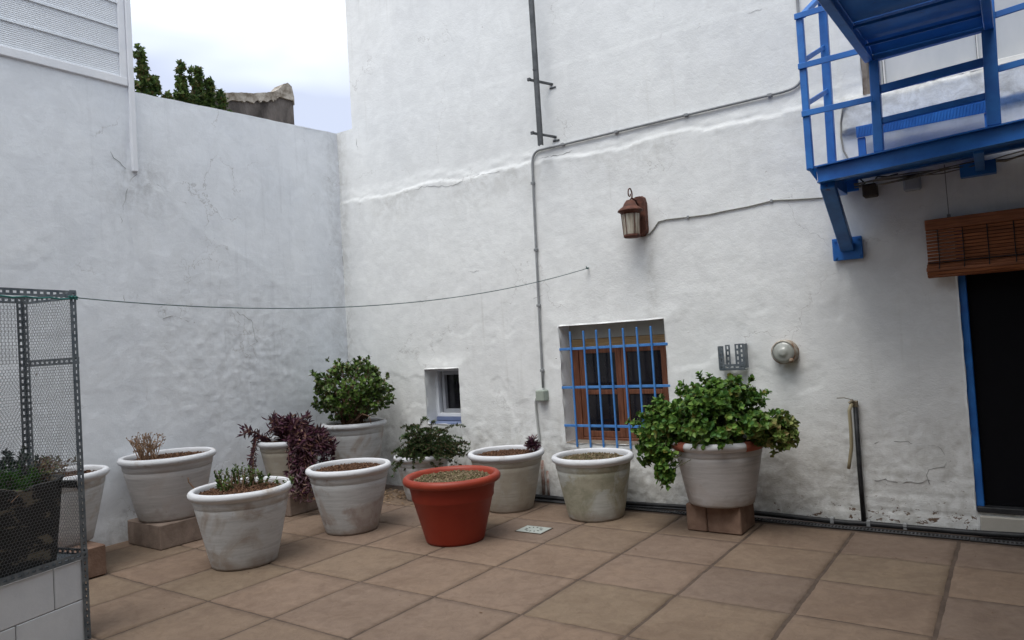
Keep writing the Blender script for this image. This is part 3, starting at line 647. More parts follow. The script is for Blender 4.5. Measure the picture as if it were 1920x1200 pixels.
def stems(parent, root, tips, mat, r=.006, n=40, name='stems', rng=None, sag=.0, spread=.04):
    b = MB(); rng = rng or np.random.default_rng(1); idx = rng.choice(len(tips), min(n, len(tips)), replace=False)
    for i in idx:
        t = np.array(tips[i]); r0 = np.array(root)+np.array([*rng.normal(size=2)*spread, 0]); mid = r0*.5+t*.5+np.array([0, 0, .08+sag])*np.linalg.norm(t-r0)+rng.normal(size=3)*.012
        mid[:2] = r0[:2]*.6+t[:2]*.4
        q = [r0*(1-u)**2+2*u*(1-u)*mid+t*u*u for u in np.linspace(0, 1, 7)]
        b.tube(q, r*rng.uniform(.7, 1.3), r*.35, 5, False)
    return b.build(name, mat, parent, True)

# ------------------------------------------------------------------ pots
def pot_profile(rb, rr, h, lip=.026, groove=True):
    p = [(0, .004), (rb*.93, .0), (rb*.985, .004), (rb, .018)]
    r1 = rr-.030
    for k in range(1, 11):
        u = k/10; p.append((rb+(r1-rb)*(u**.92), .018+(h-.075-.018)*u))
        if groove and k == 9: p += [(p[-1][0]-.003, p[-1][1]+.006), (p[-1][0]+.004, p[-1][1]+.013)]
    zc = h-lip; rc = rr-lip
    p.append((r1+.001, h-.062))
    for k in range(9):
        a = -1.15+k/8*(math.pi*.5+1.15+.9); p.append((rc+lip*math.cos(a), zc+lip*math.sin(a)))
    p += [(rc-lip*.8, zc-.005), (rc-lip*.85, h-.09), (rc-lip*1.0, h-.16)]
    return p
def add_soil(parent, r, z, mat, seed, name='soil', n=1400, mound=.012, size=.011):
    rng = np.random.default_rng(seed); b = MB(); R_ = 14; K = 36; V = [(0, 0, z+mound)]
    for i in range(1, R_+1):
        for j in range(K):
            a = 2*math.pi*j/K; q = r*i/R_; V.append((q*math.cos(a), q*math.sin(a), z+mound*(1-(i/R_)**2)+float(.012*fbm(np.array(q*math.cos(a)*25+seed), np.array(q*math.sin(a)*25), 3, seed))))
    F = [(0, 1+j, 1+(j+1) % K) for j in range(K)]+[(1+(i-1)*K+j, 1+i*K+j, 1+i*K+(j+1) % K, 1+(i-1)*K+(j+1) % K) for i in range(1, R_) for j in range(K)]
    q = r*.97*np.sqrt(rng.uniform(0, 1, n)); a = rng.uniform(0, 6.283, n)
    C_ = np.stack([q*np.cos(a), q*np.sin(a), z+mound*(1-(q/r)**2)+rng.uniform(.000, .012, n)], 1)
    T = np.array([(0, 0, 1), (.94, 0, -.33), (-.47, .82, -.33), (-.47, -.82, -.33)])
    b.add(V, F)
    for c in C_:
        s = rng.uniform(.4, 1.2)*size; Q = np.linalg.qr(rng.normal(size=(3, 3)))[0]
        b.add(c+(T*s*np.array([1, 1, .6]))@Q, [(0, 1, 2), (0, 2, 3), (0, 3, 1), (1, 3, 2)])
    return b.build(name, mat, parent)
def make_pot(x, y, z, rb, rr, h, mat, label, name='potted_plant', cat='potted plant', soil=MSOIL, seed=1, group=None, prof=None, wob=.010, soilz=None):
    t = thing(name, label, cat, (x, y, z), group)
    pf_ = prof or pot_profile(rb, rr, h); ci = next(i for i, q in enumerate(pf_) if q[1] > h-.068 and i > 5)
    for nm_, pr_, mt_ in (('pot', pf_[:ci+1], mat), ('rim', pf_[ci:], MREDR if mat is MRED else MRIM)):
        b = MB(); b.lathe(pr_, 72, wob=wob, seed=seed); po_ = b.build(nm_, mt_, t, True); po_.rotation_euler.z = (seed*2.399) % 6.283
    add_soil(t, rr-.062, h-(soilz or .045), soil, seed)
    return t
def block_stand(x0, x1, y0, y1, z, label, cuts=(), mat=MBRICK, ang=0, group='brick blocks raising the pots'):
    c = ((x0+x1)/2, (y0+y1)/2); t = thing('brick_block_stand', label, 'brick blocks', (c[0], c[1], 0), group); t.rotation_euler.z = ang
    e = [x0-c[0]]+[q-c[0] for q in cuts]+[x1-c[0]]
    for a, b_ in zip(e[:-1], e[1:]):
        m_ = MB(); m_.box((a+.002, y0-c[1], .002), (b_-.002, y1-c[1], z), .007); m_.build('block', mat, t)
    return t
G = 'white limewashed pots'
# A mossy pot by the window
make_pot(-2.84, 5.01, 0, .218, .322, .49, MP3, 'whitish pot with greenish stains and bare soil, left of the barred window foot', 'flower_pot', 'flower pot', MSOILG, 11, G)
# B beige pot
pb = make_pot(-3.67, 4.99, 0, .205, .330, .49, MP4, 'beige white pot with bark soil and one small purple rosette, behind the red pot', seed=12, group=G)
rng = np.random.default_rng(5)
T, A = shell((.20, .13, .53), (.06, .06, .05), 26, rng, .3); rb_ = rosettes(T, A+np.array([0, 0, .5]), 9, .055, .013, rng, fold=.2)
fol('foliage', pb, MPUR, [rb_]); stems(pb, (.19, .13, .44), T, MSTEMP, .003, 10)
# red pot
rp = pot_profile(.212, .358, .478, .030, False)
rp = [(0, .004), (.20, 0), (.212, .004), (.217, .02), (.290, .30), (.2975, .31), (.300, .315), (.302, .35), (.3185, .418), (.320, .424)]
for k in range(11):
    a = -1.5+k/10*4.3; rp.append((.330+.028*math.cos(a), .448+.030*math.sin(a)))
rp += [(.300, .44), (.285, .40), (.27, .33)]
make_pot(-3.48, 4.045, 0, .21, .345, .478, MRED, 'red plastic pot with rolled rim and sandy soil, the only red one', 'flower_pot', 'flower pot', MSOILG, 13, None, rp, .001, .038)
# C
make_pot(-4.473, 3.947, 0, .210, .340, .515, MP2, 'worn white pot with bare brown soil, just left of the red pot', 'flower_pot', 'flower pot', MSOIL, 14, G)
# D front pot with succulent sprigs
pd = make_pot(-4.53, 3.013, 0, .222, .350, .53, MP1, 'front white pot with low green succulent sprigs and brown soil', seed=15, group=G)
rng = np.random.default_rng(6); parts = []; tips = []
for (cx, cy, h_, n_) in ((-.20, -.02, .12, 9), (-.12, .05, .15, 9), (-.05, .12, .13, 8), (.02, .17, .10, 6), (.20, .24, .06, 5), (-.1, -.05, .06, 6)):
    for k in range(n_):
        bx, by = cx+rng.normal()*.03, cy+rng.normal()*.03; hh = h_*rng.uniform(.6, 1.15); m_ = 9
        zz_ = np.linspace(.1, 1, m_); lean = rng.normal(size=2)*.03
        Tm = np.stack([bx+lean[0]*zz_, by+lean[1]*zz_, .49+hh*zz_], 1); tips.append(Tm[-1])
        parts.append(rosettes(Tm, np.tile([[lean[0]*3, lean[1]*3, 1.]], (m_, 1)), 3, .026, .014, rng, fold=.3, curl=0))
fol('foliage', pd, MJADE, parts); stems(pd, (-.06, .05, .48), tips, MSTEM, .003, 30, spread=.06)
b = MB()
for k in range(13):
    x_, y_ = rng.uniform(-.26, .02), rng.uniform(-.15, .2); q = np.array([x_, y_, .48]); dd = rng.normal(size=3)*.05+np.array([-.01, 0, .12]); b.tube([q, q+dd*.5+rng.normal(size=3)*.008, q+dd], .004, .0015, 5, False)
b.build('dry_twigs', MSTEM, pd, True)
b = MB(); b.tube([(-.25, -.15, .49), (-.30, -.17, .52), (-.335, -.19, .57), (-.34, -.19, .60)], .006, .004, 6); b.build('bent_stem', MSTEM, pd, True)
# E low spreading shrub in small pot
pe = make_pot(-4.68, 5.04, 0, .170, .27, .42, MP1, 'small white pot with dark arching shrub below the little window', seed=16, group=G)
rng = np.random.default_rng(7); parts = []; tips = []; b = MB()
for k in range(150):
    a = rng.uniform(0, 6.28); L_ = rng.uniform(.18, .52)*(1 if abs(a-3.14) > .9 else .85); up = rng.uniform(.02, .36); ex = 1.0 if math.cos(a) > -.3 else .8
    e = np.array([.08+math.cos(a)*L_*ex, -.05+math.sin(a)*L_*.62, .40+up*rng.uniform(.0, 1)-(.16 if k % 4 == 0 else 0)]); r0 = np.array([rng.normal()*.05, rng.normal()*.05, .38]); mid = (r0+e)/2+np.array([0, 0, up*.7])
    q = np.array([r0*(1-u)**2+2*u*(1-u)*mid+e*u*u for u in np.linspace(0, 1, 13)])
    if (q[:, 1] > .33).any(): continue
    b.tube(q, .004, .0015, 5, False); d = np.gradient(q, axis=0)
    parts.append(rosettes(q[1:], d[1:], 9, .027, .016, rng, 1.1, fold=.2))
fol('foliage', pe, MDARKG, parts); b.build('stems', MSTEM, pe, True)
# F purple trailing plant on blocks
block_stand(-5.90, -5.34, 4.02, 4.42, .20, 'pinkish brick blocks under the pot of purple trailing plant')
pf = make_pot(-5.62, 4.27, .20, .19, .300, .45, MP4, 'whitish pot overflowing with trailing purple leaves near the corner', seed=17, group=G)
rng = np.random.default_rng(8); parts = []; b = MB()
def vine(r0, pts, n, l=.075, wl=.020, per=3):
    q = [np.array(r0)]+[np.array(p) for p in pts]; Q = []
    for i in range(len(q)-1):
        for u in np.linspace(0, 1, n, endpoint=False): Q.append(q[i]*(1-u)+q[i+1]*u)
    Q = np.array(Q)+rng.normal(size=(len(Q), 3))*.006; d = np.gradient(Q, axis=0); b.tube(Q, .0035, .002, 5, False)
    parts.append(rosettes(Q, d+np.array([0, 0, .01])+rng.normal(size=d.shape)*.3*np.linalg.norm(d, axis=1, keepdims=True), per, l, wl, rng, 1.2, fold=.3, curl=.15))
for k in range(48):   # mound on top
    a = rng.uniform(0, 6.28); q = rng.uniform(.05, .30); e = (math.cos(a)*q, math.sin(a)*q, .50+rng.uniform(.02, .13)); vine((e[0]*.3, e[1]*.3, .42), [((e[0]*.7), e[1]*.7, e[2]+.02), e], 4)
for k in range(28):   # right side drape, towards camera right
    a = rng.uniform(-.72, .5); q = rng.uniform(.29, .43); dz = rng.uniform(.05, .40)*(1 if k % 3 else 1.35); cx, cy = math.cos(a+.1), math.sin(a+.1)
    vine((cx*.15, cy*.15, .46), [(cx*.30, cy*.30, .50), (cx*(q-.03), cy*(q-.03), .46-dz*.3), (cx*q, cy*q, .50-dz)], 5, per=4)
for k in range(14):   # long strands reaching almost to the floor
    a = rng.uniform(-.75, -.15); q = rng.uniform(.36, .48); cx, cy = math.cos(a), math.sin(a)
    vine((cx*.25, cy*.25, .46), [(cx*.33, cy*.33, .48), (cx*q, cy*q, .22), (cx*(q+.02), cy*(q+.02), -.05+rng.uniform(-.06, .14))], 8, .06)
for k in range(7):    # left side
    a = rng.uniform(-2.2, -1.75); q = rng.uniform(.31, .36); cx, cy = math.cos(a), math.sin(a)
    vine((cx*.2, cy*.2, .46), [(cx*.31, cy*.31, .49), (cx*q, cy*q, .30), (cx*(q), cy*(q), .12+rng.uniform(-.05, .15))], 6, .045, .014, 2)
for k in range(4):
    vine((-.05, -.2, .48), [(-.12, -.32, .55), (-.18-.03*k, -.42+.03*k, .52+.03*k)], 5, .06, .02, 2)
fol('foliage', pf, MPUR, parts); b.build('stems', MSTEMP, pf, True)
# G jade bush on blocks in the corner
block_stand(-5.80, -5.28, 4.72, 5.12, .20, 'pale brick blocks under the jade bush pot, in the corner')
pg = make_pot(-5.50, 4.96, .20, .205, .325, .52, MP1, 'white pot with rounded green jade bush in the corner', seed=18, group=G)
rng = np.random.default_rng(9)
T1, A1 = shell((.03, -.04, .87), (.40, .36, .27), 560, rng, .62, .60, .2)
T2, A2 = shell((.30, -.02, .76), (.18, .22, .16), 90, rng, .5, .5); T3, A3 = shell((-.30, -.02, .70), (.15, .2, .11), 60, rng, .5, .52)
T4, A4 = shell((0, -.05, .58), (.27, .2, .05), 50, rng, .2, .54)
T = np.concatenate([T1, T2, T3, T4]); A = np.concatenate([A1, A2, A3, A4])+np.array([0, 0, .6]); k_ = (T[:, 1] < .40) & (T[:, 0] > -.50); T = T[k_]; A = A[k_]
fol('foliage', pg, MJADE, [rosettes(T, A, 9, .040, .027, rng, 1.0, fold=.12, curl=.0, wide=.5)])
stems(pg, (.02, -.03, .46), T, MSTEM, .011, 60, spread=.05)
b = MB(); q = [(.24, -.2, .56), (.36, -.22, .62), (.45, -.22, .60), (.47, -.22, .53)]; b.tube(q, .006, .004, 6)
b.build('branch', MSTEM, pg, True)
# H dry plant pot on blocks
block_stand(-5.915, -5.42, 2.90, 3.30, .190, 'brown and grey blocks under the pot with dried twigs', (-5.80,), MBRICK)
ph = make_pot(-5.665, 3.125, .192, .235, .362, .50, MP5, 'white pot with dried tan twigs on blocks against the side wall', seed=19, group=G)
rng = np.random.default_rng(10); parts = []; b = MB()
for k in range(34):
    a = rng.uniform(0, 6.28); r0 = np.array([-.07+rng.normal()*.03, -.13+rng.normal()*.04, .46]); e = r0+np.array([math.cos(a)*.11*rng.uniform(.2, 1), -.02+math.sin(a)*.16*rng.uniform(.2, 1), rng.uniform(.08, .20)])
    q = np.array([r0*(1-u)+e*u+np.array([0, 0, .03*math.sin(u*3)])+rng.normal(size=3)*.002 for u in np.linspace(0, 1, 8)]); b.tube(q, .0042, .002, 5, False)
    for s_ in range(3):
        i = rng.integers(3, 7); d = rng.normal(size=3)*.02+np.array([0, 0, .03]); b.tube([q[i], q[i]+d], .003, .0015, 4, False); parts.append(rosettes(np.array([q[i]+d]), np.array([d]), 3, .016, .009, rng))
    parts.append(rosettes(q[5:], np.gradient(q, axis=0)[5:], 2, .018, .009, rng))
fol('foliage', ph, MDRY, parts); b.build('stems', pmat('dry_stem', (.24, .14, .09), (.38, .25, .16), 20, .9), ph, True)
# I pot behind the cage
block_stand(-5.66, -5.215, 2.05, 2.41, .205, 'brown block under the pot half hidden by the cage', (), MBRICKR)
pi_ = make_pot(-5.60, 2.26, .207, .225, .345, .49, MP1, 'white pot with pale reddish succulents, half hidden behind the wire cage', seed=20, group=G)
rng = np.random.default_rng(12); T, A = shell((-.06, -.06, .51), (.22, .22, .13), 120, rng, .3, .46)
fol('foliage', pi_, MVAR, [rosettes(T, A+np.array([0, 0, .6]), 7, .032, .015, rng)]); stems(pi_, (-.05, -.05, .44), T, MSTEM, .004, 40, spread=.08)
# J big pot
block_stand(-2.036, -1.645, 4.875, 5.18, .190, 'reddish brown blocks under the large leafy green plant', (-1.885,), MBRICKR)
pj = make_pot(-1.815, 5.0, .192, .225, .325, .448, MP5, 'large whitish pot with spreading green leafy plant on blocks', seed=21, group=G)
# unpainted terracotta rim ends
b = MB()
for (a0, a1) in ((math.pi*.70, math.pi*1.36), (-.62, math.pi*.30)):
    V = []; F = []; n = 24
    for k in range(n+1):
        a = a0+(a1-a0)*k/n
        for j in range(7):
            c_ = -1.0+j*.52; V.append(((.293+.0345*math.cos(c_))*math.cos(a), (.293+.0345*math.cos(c_))*math.sin(a), .416+.0345*math.sin(c_)))
    for k in range(n):
        for j in range(6): F.append((k*7+j, (k+1)*7+j, (k+1)*7+j+1, k*7+j+1))
    b.add(V, F)
b.build('bare_rim', MTERR, pj, True)
rng = np.random.default_rng(14)
L_ = [((0, -.03, .58), (.45, .36, .27), 640, .45, .43), ((.03, -.02, .74), (.30, .28, .17), 200, .4, .5), ((-.36, -.05, .56), (.22, .27, .17), 200, .4, .3)]
Ts = [shell(c_, r_, n_, rng, i_, z_, .22) for c_, r_, n_, i_, z_ in L_]
Td, Ad = shell((-.42, -.12, .42), (.15, .20, .16), 170, rng, .3, None)        # drape on the left
Te, Ae = shell((-.25, -.36, .30), (.075, .05, .15), 60, rng, .2, None)        # sprig in front
T = np.concatenate([q[0] for q in Ts]+[Td, Te]); A = np.concatenate([q[1] for q in Ts]+[Ad+np.array([0, 0, -.3]), Ae]); A = A+np.array([0, -.1, .45])
k_ = T[:, 1] < .36; T = T[k_]; A = A[k_]
fol('foliage', pj, MMINT, [rosettes(T, A, 8, .042, .033, rng, 1.1, fold=.18, curl=.15)])
T5, A5 = shell((.44, -.05, .50), (.14, .22, .14), 130, rng, .3, .36); T5b, A5b = shell((.35, -.12, .52), (.15, .15, .10), 40, rng, .3, None)
fol('yellowing_foliage', pj, MMINTY, [rosettes(np.concatenate([T5, T5b]), np.concatenate([A5, A5b])+np.array([0, 0, .2]), 7, .044, .030, rng, 1.1)])
b = MB(); q = np.array([(-.30, -.2, .38), (-.34, -.22, .22), (-.34, -.23, .13), (-.36, -.22, .10)]); b.tube(q, .004, .002, 5)
for s_ in (0, .05, -.05): b.tube([(-.28+s_, -.25, .46), (-.31+s_, -.24, .3), (-.32+s_, -.22, .2)], .003, .002, 5)
b.build('hanging_stem', MSTEMG, pj, True)
QQ = np.array([q[0]*(1-u)+q[2]*u+np.array([0, 0, 0]) for u in np.linspace(0, 1, 16)]); fol('hanging_leaves', pj, MDARKG, [rosettes(QQ, np.tile([[0, 0, -1.]], (16, 1))+rng.normal(size=(16, 3))*.3, 3, .032, .018, rng)])
stems(pj, (0, 0, .42), T, MSTEMG, .005, 120, spread=.10)

# fallen leaves near the corner
rng = np.random.default_rng(20)
B_ = np.stack([rng.normal(-4.98, .20, 260), np.clip(rng.normal(5.02, .13, 260), 4.6, 5.34), rng.uniform(.004, .015, 260)], 1); B_ = B_[(np.hypot(B_[:, 0]+4.68, B_[:, 1]-5.04) > .19)]
D_ = rng.normal(size=B_.shape)*np.array([1, 1, .12]); v_, f_ = leaves(B_, D_, np.tile([[0, 0, 1.]], (len(B_), 1)), .035, .016, rng, curl=.0)
tag(npmesh('leaf_litter', v_, f_, MDRY, None, False), 'dry brown fallen leaves on the paving by the corner', 'leaf litter', kind='stuff')

rng = np.random.default_rng(77); n = 420
B_ = np.stack([rng.uniform(-5.9, 1.2, n), rng.uniform(.8, 5.35, n), rng.uniform(.002, .005, n)], 1); k_ = rng.random(n) < (.25+.75*(B_[:, 1] > 4.7)); B_ = B_[k_]
v_, f_ = leaves(B_, rng.normal(size=B_.shape)*np.array([1, 1, .05]), np.tile([[0, 0, 1.]], (len(B_), 1)), rng.uniform(.006, .022, len(B_)), rng.uniform(.004, .010, len(B_)), rng, curl=0)
tag(npmesh('floor_debris', v_, f_, MSTEM, None, False), 'scattered crumbs and bits of dry leaf on the paving', 'debris', kind='stuff')
# ------------------------------------------------------------------ cage
cage = thing('wire_cage', 'slotted steel angle cage with chicken wire on white blocks', 'cage', (-4.08, 1.79, 0)); cage.rotation_euler.z = math.atan2(-.264, -.964)
# local axes: x -> v (left/back), y -> world rotated +90 from v ; -u (towards camera)
cu = np.array([.264, -.964]); cv = np.array([-.964, -.264])
def perf(b, p, q, wdir, wdt=.036, th=.0022, pitch=.034):
    """perforated steel strip from p to q, width along wdir"""
    p = np.array(p, float); q = np.array(q, float); d = q-p; l = np.linalg.norm(d); d /= l; wv = np.array(wdir, float); nrm = np.cross(d, wv)
    e = wdt*.34
    for s_ in (0, 1):
        c_ = (p+q)/2+wv*(e/2 if not s_ else wdt-e/2); b.obox(c_, d, wv, nrm, l/2, e/2, th/2)
    n = int(l/pitch)
    for k in range(n+1):
        c_ = p+d*min(l-.005, k*l/n+.0)+wv*wdt/2
        if k == 0: c_ = p+d*.006+wv*wdt/2
        b.obox(c_, d, wv, nrm, pitch*.24 if 0 < k < n else .005, wdt*.16, th/2)
# angle: local x axis = v direction, local y axis = rot90(v) = (.264,-.964) = cu
def angle(p, q, w1, w2, nm='angle_post'):
    b = MB(); perf(b, p, q, w1); perf(b, np.array(p)+np.array(w2)*.0, q, w2); return b.build(nm, MGALV, cage)
X_, Y_, Z_ = (1, 0, 0), (0, 1, 0), (0, 0, 1); W_ = .40; LN = 1.25
angle((0, 0, 0), (0, 0, 1.83), X_, Y_)
angle((W_, 0, 0), (W_, 0, 1.83), (-1, 0, 0), Y_)
angle((0, LN, 0), (0, LN, 1.83), X_, (0, -1, 0)); angle((W_, LN, 0), (W_, LN, 1.83), (-1, 0, 0), (0, -1, 0))
def rail(p, q, wdir, nm='rail'):
    b = MB(); perf(b, p, q, wdir); return b.build(nm, MGALV, cage)
rail((-.003, 0, 1.79), (-.003, LN, 1.79), Z_); rail((W_+.003, 0, 1.79), (W_+.003, LN, 1.79), Z_)
rail((.0, -.003, 1.785), (W_, -.003, 1.785), Z_); rail((0, -.003, 1.44), (W_, -.003, 1.44), Z_); rail((0, -.003, .43), (W_, -.003, .43), Z_)
rail((-.003, 0, .425), (-.003, LN, .425), Z_); rail((W_+.003, 0, .43), (W_+.003, LN, .43), Z_)
b = MB(); b.box((.01, .01, .432), (W_-.01, LN-.01, .438)); b.build('shelf', MGALV, cage)
def hexmesh(b, o, du, dv, lu, lv_, cell=.017, r=.00055):
    o = np.array(o, float); du = np.array(du, float); dv = np.array(dv, float); nrm = np.cross(du, dv); a = cell/math.sqrt(3)
    def seg(p, q):
        d = q-p; l = np.linalg.norm(d); d /= l; s_ = np.cross(d, nrm); b.obox((p+q)/2, d, s_, nrm, l/2, r, r)
    nu = int(lu/cell); nv = int(lv_/(1.5*a)); rr_ = random.Random(2)
    P_ = lambda i, k, off: o+du*((i+off)*cell)+dv*k
    for j in range(nv):
        off = .5 if j % 2 else 0; z0 = j*1.5*a
        for i in range(nu):
            c_ = P_(i+.5, z0+a, off)
            v0 = c_-dv*a/2-du*cell/2; v1 = c_+dv*a/2-du*cell/2; tp = c_+dv*a; v2 = c_+dv*a/2+du*cell/2
            seg(v0, v1); seg(v1, tp); seg(tp, v2)
b = MB(); hexmesh(b, (.006, .02, .455), Y_, Z_, .66, 1.33); b.build('chicken_wire', plain('wire', (.20, .21, .22), .5, .5), cage)
MWIRE = bpy.data.materials['wire']
b = MB(); hexmesh(b, (.02, .006, .455), X_, Z_, W_-.04, 1.33); b.build('chicken_wire', MWIRE, cage)
b = MB(); hexmesh(b, (W_-.006, .02, .455), Y_, Z_, .72, .98); b.build('chicken_wire', MWIRE, cage)
b = MB()
for k in range(48): b.bar((W_-.004, .03+k*.0195, 1.46), (W_-.004, .03+k*.0195, 1.80), .0014, .0014, (1, 0, 0), 0)
for k in range(18): b.bar((W_-.0025, .02, 1.462+k*.0195), (W_-.0025, .96, 1.462+k*.0195), .0014, .0014, (1, 0, 0), 0)
b.build('square_mesh', MWIRE, cage)
# white block plinth under the cage
pl = thing('block_plinth', 'low plinth of white aerated blocks under the wire cage', 'block wall', (-4.08, 1.79, 0)); pl.rotation_euler.z = cage.rotation_euler.z
for (z0, z1, e) in ((.001, .2145, (.012, .385, .86, 1.33)), (.217, .424, (.012, .185, .66, 1.13, 1.33))):
    for a_, b2 in zip(e[:-1], e[1:]):
        b = MB(); b.box((.006, a_+.0018, z0), (W_-.03, b2-.0018, z1), .004); b.build('block', MYT, pl)
b = MB(); b.box((.012, .02, .0), (W_-.04, 1.32, .42)); b.build('mortar_bed', MJOINT, pl)
# planter trough in cage
pt = thing('planter_trough', 'black scuffed planter trough with mixed green herbs inside the cage', 'planter', (-4.08, 1.79, .441)); pt.scale = (1, 1, 1.09); pt.rotation_euler.z = cage.rotation_euler.z
m, t, b0 = nodes('scuffed_black'); v = mapping(t, (1, 1, 2.8)); n = noise_node(t, 5, 7, .7, v, .9); r = ramp(t, [(.55, (.011, .011, .012)), (.59, (.15, .125, .09))])
t.links.new(n.outputs[0], r.inputs[0]); t.links.new(r.outputs[0], b0.inputs['Base Color']); b0.inputs['Roughness'].default_value = .7; bump(t, b0, noise_node(t, 12, 5, .6, v).outputs[0], .6, .02)
V = []; F = []
rings = [(.0, .17, .33, .115, .80), (.36, .055, .355, .075, .88), (.375, .045, .36, .062, .90), (.378, .06, .345, .08, .885), (.34, .065, .34, .09, .88)]
for (z, x0, x1, y0, y1) in rings:
    x0 = x0 if z else .075
    pts = []
    for k in range(12): pts.append((x0+(x1-x0)*k/12, y0))
    for k in range(16): pts.append((x1, y0+(y1-y0)*k/16))
    for k in range(12): pts.append((x1-(x1-x0)*k/12, y1))
    for k in range(16): pts.append((x0, y1-(y1-y0)*k/16))
    V += [(x+.004*math.sin(y*30+z*20), y+.004*math.sin(x*40), z+(.012*math.sin(y*14+1)+.006*math.sin(y*37) if z > .3 else 0)) for x, y in pts]
n = 56; F = [(i*n+j, i*n+(j+1) % n, (i+1)*n+(j+1) % n, (i+1)*n+j) for i in range(len(rings)-1) for j in range(n)]
b = MB(); b.add(V, F); b.add([(.07, .10, .335), (.335, .10, .335), (.335, .87, .335), (.07, .87, .335)], [(0, 1, 2, 3)]); b.build('trough', m, pt, True)
rng = np.random.default_rng(31)
b = MB()
nb = 700; cc = np.stack([rng.uniform(.08, .33, nb), rng.uniform(.09, .86, nb), rng.uniform(.335, .355, nb)], 1)
T0 = np.array([(0, 0, 1), (.94, 0, -.33), (-.47, .82, -.33), (-.47, -.82, -.33)])
for c_ in cc: b.add(c_+(T0*.01)@np.linalg.qr(rng.normal(size=(3, 3)))[0], [(0, 1, 2), (0, 2, 3), (0, 3, 1), (1, 3, 2)])
b.build('soil', MSOIL, pt)
T, A = shell((.24, .30, .42), (.13, .26, .13), 240, rng, .3, .35); fol('grey_foliage', pt, MBLUEG, [rosettes(T, A+np.array([0, 0, .5]), 8, .030, .014, rng)])
T, A = shell((.17, .30, .37), (.11, .19, .10), 420, rng, .2, .34); fol('bright_foliage', pt, MBRT, [rosettes(T, A+np.array([0, 0, .8]), 9, .038, .005, rng)])
T, A = shell((.16, .58, .37), (.14, .3, .10), 260, rng, .3, .34); fol('dark_foliage', pt, MDARKG, [rosettes(T, A+np.array([0, 0, .5]), 8, .030, .012, rng)])
T, A = shell((.22, .10, .40), (.09, .09, .08), 60, rng, .3, .34); fol('pale_foliage', pt, MVAR, [rosettes(T, A+np.array([0, 0, .5]), 7, .028, .012, rng)])
stems(pt, (.18, .35, .33), T, MSTEM, .003, 20, spread=.08)
b = MB(); b.obox((.055, .055, .345), (1, .2, 0), (0, 1, .2), (0, 0, 1), .02, .045, .018, .006); b.tube([(.05, .02, .34), (.045, -.005, .31), (.05, -.01, .27), (.045, -.012, .24)], .006, .003, 6); b.build('torn_rim', MPLAN, pt)

# ------------------------------------------------------------------ clothes line
def w2(x, y, z, d=0):  # cage local -> world
    c_, s_ = math.cos(cage.rotation_euler.z), math.sin(cage.rotation_euler.z); return (-4.08+x*c_-y*s_, 1.79+x*s_+y*c_, z)
A_ = np.array(w2(0, -.01, 1.79)); B2 = np.array([-2.986, 5.40, 1.998]); b = MB()
q = [A_*(1-u)+B2*u+np.array([0, 0, -.17*4*u*(1-u)]) for u in np.linspace(0, 1, 50)]; 
cl = thing('clothes_line', 'thin green line strung from the cage top to a wall hook', 'clothes line', tuple(A_))
b.tube(q, .0032, .0032, 6); under(b.build('line', plain('line_green', (.07, .12, .12), .6)), cl)
b = MB(); b.tube([w2(-.01, y_, 1.782+.003*math.sin(y_*50)) for y_ in np.linspace(0, .6, 20)], .0045, .0045, 6); b.tube([w2(-.012, .01*k, 1.79+.006*(k % 2)) for k in range(6)], .005, .005, 6); under(b.build('knot', plain('teal_cord', (.02, .16, .14), .6)), cl)
b = MB(); b.tube([(-2.986, 5.42, 2.0), (-2.986, 5.385, 2.0), (-2.986, 5.375, 2.012)], .005, .004, 6); b.lathe([(0, 0), (.012, 0), (.012, .006), (0, .006)], 10, (-2.986, 5.385, 1.99)); under(b.build('hook', plain('hook_green', (.03, .10, .09), .6)), cl)

# ------------------------------------------------------------------ conduits, rail, boxes
def ywall(x, z, d=0): return float(back_surf(np.array(float(x)), np.array(float(z))))-d
cr_ = thing('cable_rail', 'dark zinc channel rail running up the upper wall on stand-off brackets', 'rail', (-3.3, 5.4, 3.1))
b = MB(); b.box((-3.322, 5.265, 3.10), (-3.282, 5.270, 7.4)); b.box((-3.322, 5.2705, 3.10), (-3.318, 5.295, 7.4)); b.box((-3.286, 5.2705, 3.10), (-3.282, 5.295, 7.4)); b.box((-3.324, 5.262, 3.76), (-3.280, 5.2645, 3.775)); under(b.build('channel', MRAIL), cr_)
for z in (3.68, 3.21, 4.9, 6.1):
    b = MB(); b.box((-3.365, 5.225, z-.012), (-3.335, 5.245, z+.014), .002); b.bar((-3.35, 5.235, z), (-3.235, 5.44, z-.02), .022, .018); b.box((-3.265, 5.425, z-.06), (-3.20, 5.47, z-.045), .002); b.bar((-3.235, 5.44, z-.02), (-3.195, 5.452, z-.05), .006, .006)
    b.bar((-3.235, 5.44, z-.02), (-3.26, 5.452, z-.055), .006, .006)
    under(b.build('bracket', MRUST if z == 0 else MRAIL), cr_)
def offs(pts, d):
    return [(x, ywall(x, z, d), z) for x, z in pts]
def dens(pts, step=.12):
    o_ = []
    for a_, b_ in zip(pts[:-1], pts[1:]):
        n = max(1, int(math.hypot(b_[0]-a_[0], b_[1]-a_[1])/step))
        for k in range(n): o_.append((a_[0]+(b_[0]-a_[0])*k/n, a_[1]+(b_[1]-a_[1])*k/n))
    return o_+[pts[-1]]
cn = thing('cable_conduit', 'grey conduit pipe crossing the wall and dropping past the windows', 'conduit', (-3.5, 5.4, 0))
